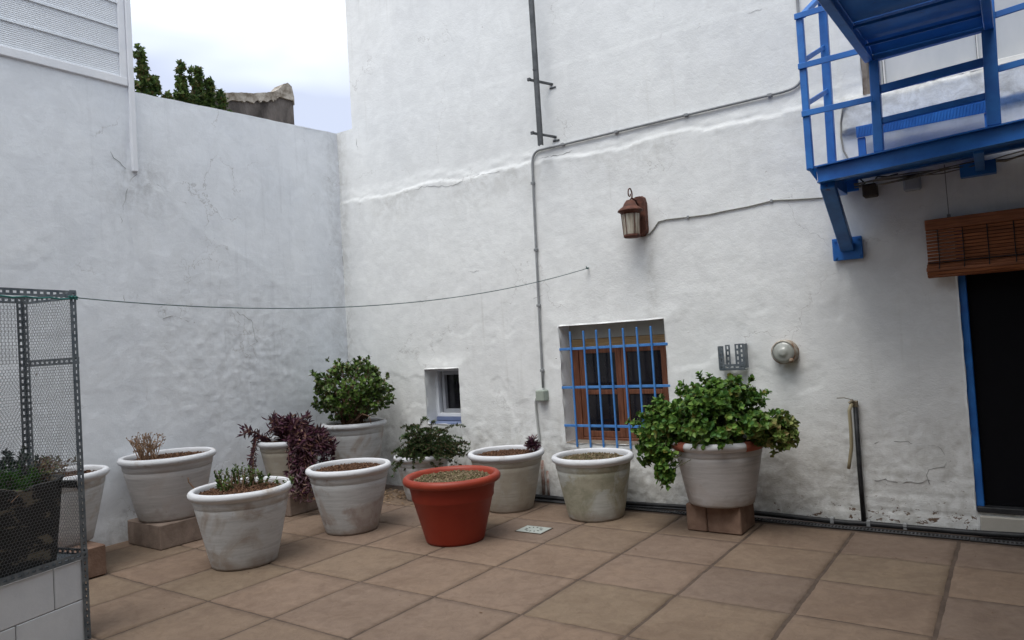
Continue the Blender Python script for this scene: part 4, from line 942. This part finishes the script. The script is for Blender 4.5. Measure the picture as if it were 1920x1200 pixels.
path = [(-1.150, 5.4), (-1.150, 3.20)]+[(-1.150-.10*(1-math.cos(a)), 3.20-.10*math.sin(a)) for a in np.linspace(.3, 1.5, 5)]+[(-1.30, 3.095), (-3.40, 3.105)]+[(-3.40-.075*math.sin(a), 3.105-.075*(1-math.cos(a))) for a in np.linspace(.3, 1.5, 5)]+[(-3.482, 3.0), (-3.52, .985)]
pp2 = dens(path, .15); pw = []
for x, z in pp2:
    y = min(ywall(x, z, .018), 5.43); pw.append([x, y, z])
pw = np.array(pw)
for _ in range(3): pw[1:-1, 1] = (pw[:-2, 1]+pw[1:-1, 1]*1+pw[2:, 1])/3
pw[:, 1] = np.minimum(pw[:, 1], [ywall(p[0], p[2], .012) for p in pw])
b = MB(); b.tube(pw, .0105, .0105, 10); under(b.build('pipe', MPVC, None, True), cn)
for (x, z) in ((-1.15, 4.6), (-1.15, 3.9), (-1.15, 3.28), (-1.39, 3.095), (-2.03, 3.098), (-2.64, 3.10), (-3.16, 3.105), (-3.488, 2.82), (-3.499, 2.22), (-3.508, 1.72), (-3.517, 1.14)):
    b = MB(); i = np.argmin(np.hypot(pw[:, 0]-x, pw[:, 2]-z)); y = pw[i, 1]; b.box((x-.016, y-.014, z-.012), (x+.016, y+.03, z+.012), .003); under(b.build('clip', MPVC), cn)
jb = thing('junction_box', 'pale green junction box beside the barred window', 'junction box', (-3.525, 5.40, .86))
b = MB(); b.box((-3.575, 5.355, .868), (-3.475, 5.43, .968), .010); under(b.build('box', plain('box_green', (.30, .34, .30), .6)), jb)
b = MB(); b.box((-3.567, 5.348, .876), (-3.483, 5.3545, .960), .003); under(b.build('lid', plain('box_green_lid', (.34, .38, .33), .6)), jb)
b = MB(); q = [(-3.575, .895), (-3.60, .89), (-3.613, .86), (-3.61, .75), (-3.60, .55), (-3.60, .35)]; b.tube([(x, ywall(x, z, .016), z) for x, z in q], .010, .010, 8)
dp = thing('downpipe', 'painted thin pipe below the junction box going behind the pot', 'pipe', (-3.6, 5.4, 0)); under(b.build('pipe', plain('pipe_grey', (.42, .43, .42), .7), None, True), dp)
b = MB(); b.tube([(-3.57, 5.385, .34), (-3.57, 5.385, .0)], .016, .016, 10); b.tube([(-3.52, 5.385, .25), (-3.52, 5.385, .0)], .012, .012, 10); under(b.build('lower_pipe', pmat('flaked_pipe', (.22, .09, .06), (.5, .45, .42), 14, .8), None, True), dp)
# lamp cable
lc = thing('lamp_cable', 'thin grey cable from the rusty lantern to under the balcony', 'cable', (-2.4, 5.4, 2.2))
q = [(-2.47, 2.235), (-2.44, 2.212), (-2.40, 2.212), (-2.36, 2.25), (-2.317, 2.298), (-2.25, 2.305), (-2.072, 2.297), (-1.9, 2.292), (-1.775, 2.300), (-1.6, 2.305), (-1.417, 2.321), (-1.25, 2.30), (-1.07, 2.283), (-.9, 2.30), (-.8, 2.34)]
q = dens(q, .06); b = MB(); b.tube([(x, ywall(x, z, .008), z) for x, z in q], .0055, .0055, 7); under(b.build('cable', plain('cable_grey', (.28, .28, .26), .7), None, True), lc)
for (x, z) in ((-2.07, 2.297), (-1.43, 2.320)): b = MB(); y = ywall(x, z); b.box((x-.008, y-.016, z-.012), (x+.008, y+.01, z+.012), .002); under(b.build('clip', MPVC), lc)

# ------------------------------------------------------------------ lantern
ln = thing('wall_lantern', 'rusty brown wall lantern with dirty ribbed glass and scroll top', 'lantern', (-2.47, 5.40, 2.36))
b = MB()
V = []; n = 10; prof = [(-.062, -.12), (-.062, .13)]
pts = [(-.05, -.14), (-.058, -.11), (-.058, .10), (-.045, .145), (-.02, .162), (.02, .162), (.045, .145), (.058, .10), (.058, -.11), (.05, -.14), (.025, -.155), (-.025, -.155)]
k = len(pts); V = [(x, -.030, z) for x, z in pts]+[(x*1.1, .03, z*1.06) for x, z in pts]
b.add(V, [tuple(range(k))[::-1]]+[(i, (i+1) % k, k+(i+1) % k, k+i) for i in range(k)]); b.build('back_plate', MRUST, ln)
cy = -.135
b = MB(); b.lathe([(0, .128), (.028, .122), (.045, .10), (.060, .072), (.078, .060), (.100, .042), (.102, .034), (.086, .026), (.074, .010), (0, .008)], 28, (-.02, cy, 0)); b.build('cap', MRUST, ln, True)
b = MB(); b.lathe([(0, -.178), (.058, -.178), (.066, -.172), (.066, -.156), (.055, -.152), (0, -.152)], 28, (-.02, cy, 0)); b.build('base', MRUST, ln, True)
V = []; F = []; K = 48
for (r_, z) in ((.069, .010), (.060, -.152)):
    for j in range(K): a = 2*math.pi*j/K; rr2 = r_*(1+.03*(1 if j % 4 < 2 else -1)); V.append((-.02+rr2*math.cos(a), cy+rr2*math.sin(a), z))
b = MB(); b.add(V, [(j, (j+1) % K, K+(j+1) % K, K+j) for j in range(K)])
m, t, b0 = nodes('dirty_glass'); v = mapping(t, (14, 14, 1.5)); n_ = noise_node(t, 3, 4, .6, v); r = ramp(t, [(.35, (.16, .11, .08)), (.5, (.36, .31, .24)), (.66, (.52, .49, .42))]); t.links.new(n_.outputs[0], r.inputs[0]); t.links.new(r.outputs[0], b0.inputs['Base Color']); b0.inputs['Roughness'].default_value = .35
b.build('glass', m, ln)
b = MB()
for j in range(6): a = 2*math.pi*(j+.3)/6; b.tube([(-.02+.074*math.cos(a), cy+.074*math.sin(a), .012), (-.02+.064*math.cos(a), cy+.064*math.sin(a), -.16)], .0035, .0035, 6)
b.build('cage_ribs', MRUST, ln)
b = MB(); q = [(-.02, cy+.05*math.cos(a)*(.75+.25*math.cos(a)) -.0, .165+.052*math.sin(a)) for a in np.linspace(-1.2, 3.9, 20)]
b.tube([(-.02, cy, .12)]+[(-.02+.012, cy-.008+.034*math.cos(a), .172+.042*math.sin(a)) for a in np.linspace(-1.3, 3.6, 20)]+[(-.01, cy-.012, .150), (-.01, cy-.002, .158), (-.01, cy+.004, .172)], .006, .005, 7); b.tube([(-.01, cy+.02, .14), (-.0, cy+.07, .13), (0, -.03, .09)], .008, .008, 7); b.build('scroll', MRUST, ln, True)
# bulkhead lamp
bl = thing('bulkhead_lamp', 'round glass bulkhead lamp with rusty flaking rim', 'lamp', (-1.425, 5.40, 1.205)); bl.rotation_euler = (rad(90), 0, 0)
b = MB(); b.lathe([(.088, -.03), (.088, .02), (.080, .035), (.082, .055), (.074, .062)], 32, (.02, .01, 0), .01, 3); b.build('housing', pmat('rusty_cream', (.14, .07, .035), (.46, .43, .37), 22, .8, 60, .4, .004), bl, True)
b = MB(); b.lathe([(.080, .058), (.078, .066), (.070, .075), (.052, .084), (.030, .088), (.028, .091), (.012, .094), (0, .094)], 36, (.02, .01, 0)); b.build('glass_dome', glassmat('frosted_glass', (.36, .37, .34), (.56, .57, .54)), bl, True)
b = MB(); b.lathe([(.084, .055), (.088, .062), (.086, .074), (.078, .078)], 36, (.02, .01, 0)); b.lathe([(0, .075), (.016, .075), (.016, .09), (0, .092)], 10, (.075, -.05, 0)); b.build('retaining_ring', pmat('rust_ring', (.20, .11, .06), (.50, .48, .42), 16, .7), bl, True)
# U bracket of slotted angle
ub = thing('slotted_bracket', 'U-shaped bracket of grey slotted angle fixed beside the round lamp', 'bracket', (-1.78, 5.38, 1.2))
b = MB()
def flat(x0, x1, z0, z1, y):
    perf(b, (x0, y, z0), (x0, y, z1), (1, 0, 0), x1-x0, .003, .034)
flat(-.100, -.060, -.085, .080, -.045); flat(-.058, -.022, -.080, .086, -.010); flat(.014, .052, -.080, .090, -.010); flat(.056, .094, -.085, .092, -.045)
perf(b, (-.100, -.050, -.100), (.094, -.050, -.100), (0, 0, 1), .042, .003, .034)
b.box((-.103, -.047, -.09), (-.1005, .03, .078)); b.box((.0945, -.047, -.09), (.097, .03, .09)); b.box((-.100, -.047, -.104), (.094, .02, -.101))
b.build('angle_plates', MGALV, ub)

# ------------------------------------------------------------------ balcony / steel stair
st = thing('steel_balcony', 'blue painted steel balcony and stair landing bracketed to the wall', 'balcony', (-.5, 5.2, 2.3))
YF = 4.70
def part(b, nm, mat=MBLUE, sm=False): return under(b.build(nm, mat, None, sm), st)
zc = lambda x: 2.355+.048*(x+.95)      # the deck rises slightly to the right as in the photo
b = MB(); b.bar((-.955, YF, zc(-.955)-.047), (1.9, YF, zc(1.9)-.047), .05, .09, (0, 0, 1), .003); b.bar((-.955, YF-.012, zc(-.955)+.001), (1.9, YF-.012, zc(1.9)+.001), .085, .006, (0, 0, 1), 0); b.bar((-.955, YF-.012, zc(-.955)-.093), (1.9, YF-.012, zc(1.9)-.093), .07, .006, (0, 0, 1), 0); part(b, 'front_beam')
b = MB(); b.bar((-.955, 5.36, zc(-.955)+.035), (1.9, 5.36, zc(1.9)-.02), .05, .06, (0, 0, 1), .003); part(b, 'rear_beam')
for x in (-.93, 1.85): b = MB(); b.bar((x, YF+.03, zc(x)-.05), (x, 5.33, zc(x)-.05), .05, .08, (0, 0, 1), .003); part(b, 'side_beam')
b = MB(); b.add([(-.985, YF-.03, zc(-1)+.006), (1.9, YF-.03, zc(1.9)+.006), (1.9, 5.385, zc(1.9)+.006), (-.985, 5.385, zc(-1)+.006), (-.985, YF-.03, zc(-1)+.012), (1.9, YF-.03, zc(1.9)+.012), (1.9, 5.385, zc(1.9)+.012), (-.985, 5.385, zc(-1)+.012)], [(3, 2, 1, 0), (4, 5, 6, 7), (0, 1, 5, 4), (1, 2, 6, 5), (2, 3, 7, 6), (3, 0, 4, 7)]); part(b, 'deck_plate')
b = MB(); b.add([(-1.0, YF-.06, zc(-1)-.0), (-.98, YF-.06, zc(-1)-.0), (-.957, YF-.02, zc(-1)-.085), (-.957, YF-.02, zc(-1)), (-1.0, YF-.0, zc(-1)+.003), (-.98, YF, zc(-1)+.003)], [(0, 1, 5, 4), (0, 2, 1), (0, 4, 3, 2), (1, 2, 3, 5)]); part(b, 'corner_gusset')
# wall bracket struts
for (x, zt, zb, yb) in ((-.94, 2.262, 1.90, 5.37),):
    b = MB(); b.bar((x+.03, YF+.02, zt-.01), (x+.0, yb, zb+.01), .085, .06, (0, 0, 1), .004); part(b, 'strut')
    b = MB(); b.box((-1.036, 5.372, 1.828), (-.847, 5.40, 1.982), .004); part(b, 'wall_plate')
    for bx in (-1.015, -.868):
        for bz in (1.848, 1.962): b = MB(); b.tube([(bx, 5.373, bz), (bx, 5.362, bz)], .009, .008, 6); part(b, 'bolt')
b = MB(); b.box((-.252, 5.33, 2.262), (-.062, 5.40, 2.345), .003); part(b, 'wall_plate')
b = MB(); b.bar((-.13, YF+.06, zc(-.13)-.09), (-.145, 5.33, 2.30), .05, .03, (0, 0, 1), .003); part(b, 'strut')
b = MB(); b.box((-.96, 5.36, 2.29), (-.84, 5.385, 2.37), .003); part(b, 'wall_plate')
# posts
def post(x, y, z0, z1, w_, nm='post', d_=None, xt=None):
    b = MB(); b.bar((x, y, z0), (xt if xt is not None else x, y, z1), w_, d_ or w_, (0, 1, 0), .003); return part(b, nm)
post(-.988, YF-.035, zc(-.99)-.01, 3.29, .040, xt=-.985)
post(-1.005+.06, 5.10, zc(-.94)+.012, 3.75, .050, xt=-.925)
post(-.612, YF-.0, zc(-.61)+.012, 2.95, .052, xt=-.60)
post(-.048, YF-.0, zc(-.05)+.012, 4.6, .066, xt=-.005)
post(1.2, YF, zc(1.2)+.012, 3.3, .05)
# front rails, left bay
for z in (3.292, 2.982, 2.688):
    b = MB(); xr = -.615 if z < 3.1 else -.66
    b.bar((-1.01, YF-.062, z), (xr if z < 3.2 else -.66, YF-.062, z+(0.0)), .010, .036, (0, 0, 1), .002); part(b, 'rail')
# side rails rising towards the wall
for (z0, z1) in ((2.76, 2.93), (3.03, 3.22), (3.30, 3.56)):
    b = MB(); b.bar((-.975, YF-.02, z0), (-.935, 5.09, z1), .012 if z0 < 3.2 else .04, .03, (0, 0, 1), .002); part(b, 'side_rail')
# rails of the middle bay and right bay
b = MB(); b.bar((-.59, YF, 2.748), (-.07, YF, 2.768), .03, .045, (0, 0, 1), .003); part(b, 'rail')
b = MB(); b.bar((-.59, YF, 2.562), (-.07, YF, 2.580), .03, .036, (0, 0, 1), .003); part(b, 'rail')
for z in (3.005, 2.712): b = MB(); b.bar((-.01, YF, z), (1.2, YF, z+.09), .012, .034, (0, 0, 1), .002); part(b, 'rail')
# diamond plate step in front of the door
b = MB(); b.box((-.79, 5.12, 2.655), (-.045, 5.38, 2.663), .001); b.box((-.79, 5.115, 2.588), (-.045, 5.1195, 2.661), .0005)
for k in range(44):
    x = -.78+k*.0168; b.bar((x, 5.113, 2.594), (x+.012, 5.113, 2.655), .0045, .005, (0, 1, 0), .001)
part(b, 'step_tread')
for x in (-.765, -.075): b = MB(); b.bar((x, 5.14, zc(x)+.012), (x, 5.14, 2.588), .045, .03, (0, 1, 0), .002); part(b, 'step_leg')
# gangway overhead coming out towards the courtyard
ZB = 2.935
def zg(y): return 2.868+(y-3.5)*.052
b = MB(); b.bar((-.625, YF-.02, zg(YF)+.04), (-.625, 1.9, zg(1.9)+.04), .045, .11, (0, 0, 1), .003); part(b, 'gangway_stringer')
b = MB(); b.bar((.62, YF-.02, zg(YF)+.04), (.62, 1.9, zg(1.9)+.04), .045, .11, (0, 0, 1), .003)
b = MB(); b.bar((-.60, YF-.02, zg(YF)+.02), (-.045, YF-.02, zg(YF)+.035), .04, .075, (0, 0, 1), .003); part(b, 'gangway_crossbar')
b = MB(); b.bar((-.035, YF-.02, zg(YF)+.05), (-.035, 1.9, zg(1.9)+.05), .045, .11, (0, 0, 1), .003); part(b, 'gangway_stringer')
ye = [4.66, 4.42, 4.05, 3.55, 3.0, 2.4, 1.9]
for i, (a_, c_) in enumerate(zip(ye[:-1], ye[1:])):
    t0, t1 = (.055, .0) if i == 0 else (.018, .018)
    b = MB(); z1, z2 = zg(a_)+.02+t1, zg(c_)+.02+t0
    b.add([(-.60, a_-.004, z1), (-.06, a_-.004, z1), (-.06, c_+.004, z2), (-.60, c_+.004, z2), (-.60, a_-.004, z1+.008), (-.06, a_-.004, z1+.008), (-.06, c_+.004, z2+.008), (-.60, c_+.004, z2+.008)], [(0, 3, 2, 1), (4, 5, 6, 7), (0, 1, 5, 4), (2, 3, 7, 6), (0, 4, 7, 3), (1, 2, 6, 5)])
    b.box((-.60, c_-.006, zg(c_)+.006), (-.06, c_+.006, zg(c_)+.02)); part(b, 'gangway_plate')
# cable hanging by the landing, dark tie
lcb = thing('loose_cable', 'loose grey cable looping down the wall behind the balcony rails', 'cable', (-.9, 5.4, 2.5))
q = [(-.86, 2.90), (-.90, 2.86), (-.925, 2.78), (-.93, 2.68), (-.92, 2.58), (-.88, 2.48), (-.82, 2.40)]
b = MB(); b.tube([(x, min(ywall(x, z, .01), 5.40), z) for x, z in dens(q, .04)], .006, .006, 6); under(b.build('cable', plain('cable_dirty', (.32, .31, .28), .8), None, True), lcb)
# boxes and wires under the balcony
ob = thing('junction_box', 'old brown junction box with wires under the balcony', 'junction box', (-.77, 5.39, 2.25))
b = MB(); b.box((-.815, 5.33, 2.232), (-.727, 5.41, 2.318), .008); under(b.build('box', pmat('box_brown', (.05, .04, .032), (.11, .085, .06), 12, .8)), ob)
b = MB(); b.tube([(-.80, 5.37, 2.33), (-.83, 5.36, 2.37), (-.87, 5.37, 2.35)], .006, .006, 6); b.tube([(-.75, 5.37, 2.33), (-.72, 5.36, 2.36), (-.66, 5.37, 2.35), (-.60, 5.38, 2.36)], .005, .005, 6); under(b.build('wire', MBLK), ob)
gb = thing('junction_box', 'square grey painted box under the balcony, right of the brown one', 'junction box', (-.52, 5.39, 2.25))
b = MB(); b.box((-.575, 5.375, 2.236), (-.473, 5.42, 2.355), .010); under(b.build('box', plain('box_grey', (.36, .39, .44), .7)), gb)
wr = thing('wire_bundle', 'bundle of thin wires strung along beneath the blue balcony', 'wires', (-.5, 5.35, 2.3))
b = MB(); rr = random.Random(8)
for k in range(5):
    q = []
    for i in range(16): x = -.86+i*.17; q.append((x, 5.33+rr.uniform(-.02, .03), 2.315+.035*(x+.86)+.018*math.sin(i*.9+k)+rr.uniform(-.008, .008) - (.03 if i == 5 and k > 2 else 0)))
    b.tube(q, .0042, .0042, 5)
under(b.build('wires', pmat('old_wire', (.05, .045, .04), (.38, .35, .28), 4, .8), None, True), wr)
# blind hanging string and blind
bd = thing('roller_blind', 'reddish wooden slat blind half rolled above the doorway', 'blind', (.2, 5.34, 1.84))
b = MB(); b.box((-.468, 5.335, 1.955), (.78, 5.365, 2.025), .004); under(b.build('head_board', MBLIND), bd)
b = MB()
for k in range(10):
    z = 1.943-k*.0215; b.obox((.156, 5.345, z), (1, 0, 0), (0, 1, .25), (0, -.25, 1), .622, .003, .0088, .001)
under(b.build('slats', MBLIND), bd)
b = MB(); 
for i in range(26):
    a = i*.55; r_ = .024+.0014*i; 
    b.obox((.156+.002*math.sin(i), 5.33-.01+r_*math.cos(a)*.9, 1.695+r_*math.sin(a)*.85), (1, 0, 0), (0, math.cos(a+1.57), math.sin(a+1.57)), (0, math.cos(a), math.sin(a)), .625+.002*math.sin(i*3), .010, .0025, .0008)
under(b.build('rolled_slats', MBLIND), bd)
b = MB()
for x in (-.40, -.265, -.135, .0, .14, .3, .46, .62):
    b.tube([(x, 5.338, 1.955), (x, 5.336, 1.76), (x+.002, 5.30, 1.74), (x, 5.268, 1.70)], .0032, .0032, 5)
b.tube([(-.46, 5.272, 1.742), (.78, 5.272, 1.742)], .003, .003, 5)
under(b.build('cords', MBLK), bd)
b = MB(); b.tube([(-.335, 5.385, 2.37), (-.334, 5.375, 2.2), (-.331, 5.36, 2.04)], .0025, .0025, 5); b.box((-.342, 5.35, 2.026), (-.322, 5.37, 2.046), .002); under(b.build('hanging_string', plain('string_grey', (.22, .21, .20), .8)), bd)

# ------------------------------------------------------------------ stand pipe and hose
sp = thing('standpipe', 'black upright water pipe with tap and short yellowish hose', 'tap', (-.975, 5.38, 0))
b = MB(); b.tube([(-.970, 5.375, .03), (-.972, 5.378, .4), (-.968, 5.378, .83)], .0155, .0155, 12); under(b.build('pipe', MBLK, None, True), sp)
b = MB(); b.box((-.99, 5.362, .815), (-.95, 5.395, .862), .006); b.tube([(-.97, 5.372, .85), (-.985, 5.35, .86), (-1.0, 5.345, .845)], .012, .012, 8); b.bar((-.975, 5.36, .868), (-1.03, 5.345, .885), .010, .005); b.bar((-1.03, 5.345, .885), (-1.075, 5.34, .883), .010, .005); under(b.build('tap', pmat('tap_metal', (.10, .08, .05), (.26, .22, .16), 30, .5, 50, .1, .002, .6)), sp)
b = MB(); b.tube([(-.985, 5.35, .845), (-1.0, 5.335, .80), (-1.0, 5.335, .66), (-1.005, 5.34, .55), (-1.025, 5.345, .45), (-1.035, 5.345, .40)], .0125, .012, 10); under(b.build('hose', plain('hose_yellow', (.36, .31, .20), .5), None, True), sp)
# black pipe along the foot of the wall
bp = thing('irrigation_pipe', 'black plastic pipe running along the foot of the house wall', 'pipe', (-1, 5.36, 0))
b = MB(); q = [(x, 5.372-.0*x+.006*math.sin(x*3), .028+.010*math.sin(x*2.3)*(x < -1)+(.03*max(0, x+.35) if x < .4 else .02)) for x in np.linspace(-4.0, 2.4, 60)]
b.tube(q, .018, .018, 10); under(b.build('pipe', MBLK, None, True), bp)
b = MB(); q = [(x, 5.338, .018+.006*math.sin(x*5)) for x in np.linspace(-4.0, -1.95, 24)]; b.tube(q, .009, .009, 8); under(b.build('thin_pipe', MBLK, None, True), bp)
for x in (-1.17, -.94, -.72):
    b = MB(); b.box((x-.012, 5.35, .012), (x+.012, 5.395, .052), .003); under(b.build('clip', MPVC), bp)
# drain channels
for i, (x0, x1, yy) in enumerate(((-3.95, -2.33, 5.318), (-1.62, -.36, 5.312), (-.355, 2.3, 5.302), (-2.32, -1.625, 5.318))):
    dc = thing('drain_channel', ['dark plastic drain grate behind the mossy pot', 'dark slotted drain grate right of the brick blocks, mid length', 'dark slotted drain grate below the doorway step', 'dark drain grate behind the big leafy pot'][i], 'drain', (x0, yy, 0), 'slotted drain grates along the wall foot')
    b = MB(); b.box((x0, yy-.036, .003), (x1, yy-.030, .010)); b.box((x0, yy+.016, .003), (x1, yy+.022, .010)); n = int((x1-x0)/.022)
    for k in range(n): xx = x0+.006+k*(x1-x0-.012)/(n-1); b.box((xx-.0045, yy-.0295, .004), (xx+.0045, yy+.0155, .0095))
    b.box((x0, yy-.036, .0105), (x0+.02, yy+.022, .012))
    under(b.build('grate', pmat('drain_grey', (.045, .047, .05), (.10, .10, .105), 10, .6)), dc)
    b = MB(); b.box((x0, yy-.03, .0005), (x1, yy+.016, .0022)); under(b.build('channel', MDARK), dc)
# round holed drain cover
dv = thing('drain_cover', 'small square white drain cover with a ring of slots set in the paving', 'drain cover', (-3.07, 4.464, 0)); dv.rotation_euler.z = .02
b = MB(); b.box((-.108, -.08, .0025), (.108, .08, .0075), .002); b.build('plate', plain('cover_white', (.37, .40, .375), .6), dv)
b = MB()
for k in range(12):
    a = 2*math.pi*k/12; b.obox((.062*math.cos(a), .052*math.sin(a), .0078), (math.cos(a), math.sin(a), 0), (-math.sin(a), math.cos(a), 0), (0, 0, 1), .010, .005, .0008)
b.build('slots', plain('slot_dark', (.05, .05, .05), .8), dv)
b = MB(); fr = ((-.116, -.088, .116, -.082), (-.116, .082, .116, .088), (-.116, -.082, -.110, .082), (.110, -.082, .116, .082))
for f_ in fr: b.box((f_[0], f_[1], .002), (f_[2], f_[3], .006))
b.build('rim', MMORT, dv)

# ------------------------------------------------------------------ trees beyond the side wall
def spire(base, spots, label, seed):
    t = thing('shrub_tree', label, 'tree', (base[0], base[1], 0), 'evergreen shrubs behind the side wall'); rng = np.random.default_rng(seed)
    Ts = []; As = []; b = MB()
    for (y, z0, z1, w0) in spots:
        n = int(125*(z1-z0)/.5*(w0/.2)); u = rng.uniform(0, 1, n)**1.25; zz_ = z0+(z1-z0)*u
        wv = w0*1.05*(1-u)*(.7+.3*np.sin(u*19+seed+y))+.018; a = rng.uniform(0, 6.28, n); q = np.sqrt(rng.uniform(.1, 1, n))
        T = np.stack([base[0]+np.cos(a)*wv*q*1.1, y+np.sin(a)*wv*q, zz_], 1); A = np.stack([np.cos(a), np.sin(a), 0*a+1.1], 1); 
        nc = max(5, int(46*(z1-z0)/.5*(w0/.2))); Tc = T[rng.choice(n, min(nc, n), replace=False)]; T = np.repeat(Tc, 5, 0)+rng.normal(size=(len(Tc)*5, 3))*.019; n = len(T)
        A = np.stack([T[:, 0]-base[0], T[:, 1]-y, np.full(n, .12)], 1)+rng.normal(size=(n, 3))*.05; Ts.append(T); As.append(A)
        b.tube([(base[0], base[1], 3.0), (base[0], base[1]*.3+y*.7, (z0+3)/2), (base[0], y, z0), (base[0], y+.01, z1-.03)], .022, .004, 6)
        for i in rng.choice(n, min(n, 34), replace=False): p = T[i]; b.tube([(base[0], y, p[2]-.09), p], .005, .002, 4, False)
    T = np.concatenate(Ts)-np.array([base[0], base[1], 0]); fol('crown', t, MTREE, [rosettes(T, np.concatenate(As), 9, .052, .030, rng, 1.1, fold=.2)])
    b.tube([(base[0], base[1], 0), (base[0]+.03, base[1], 1.5), (base[0], base[1], 3.02)], .06, .03, 10)
    under(b.build('trunk', MSTEM, None, True), t)
spire((-8.0, 4.40), [(4.31, 4.88, 5.08, .06), (4.33, 4.3, 4.92, .17), (4.45, 4.0, 4.72, .26), (4.22, 4.0, 4.62, .12), (4.62, 3.9, 4.55, .30), (4.80, 3.9, 4.45, .24)], 'dark evergreen shrub tree nearest the ribbed screen, with a lone tuft on top', 1)
spire((-8.05, 4.85), [(4.83, 4.3, 5.10, .10), (4.84, 3.9, 4.80, .24), (4.96, 4.2, 4.96, .08), (4.66, 4.0, 4.62, .08), (4.95, 3.9, 4.6, .2)], 'slender middle evergreen shrub tree above the side wall', 2)
spire((-8.1, 5.25), [(5.09, 4.1, 5.06, .14), (5.22, 3.9, 4.93, .15), (5.16, 3.9, 4.75, .25), (5.40, 3.9, 4.85, .11), (5.48, 3.9, 4.62, .14)], 'two-topped evergreen shrub tree next to the ruined wall', 3)
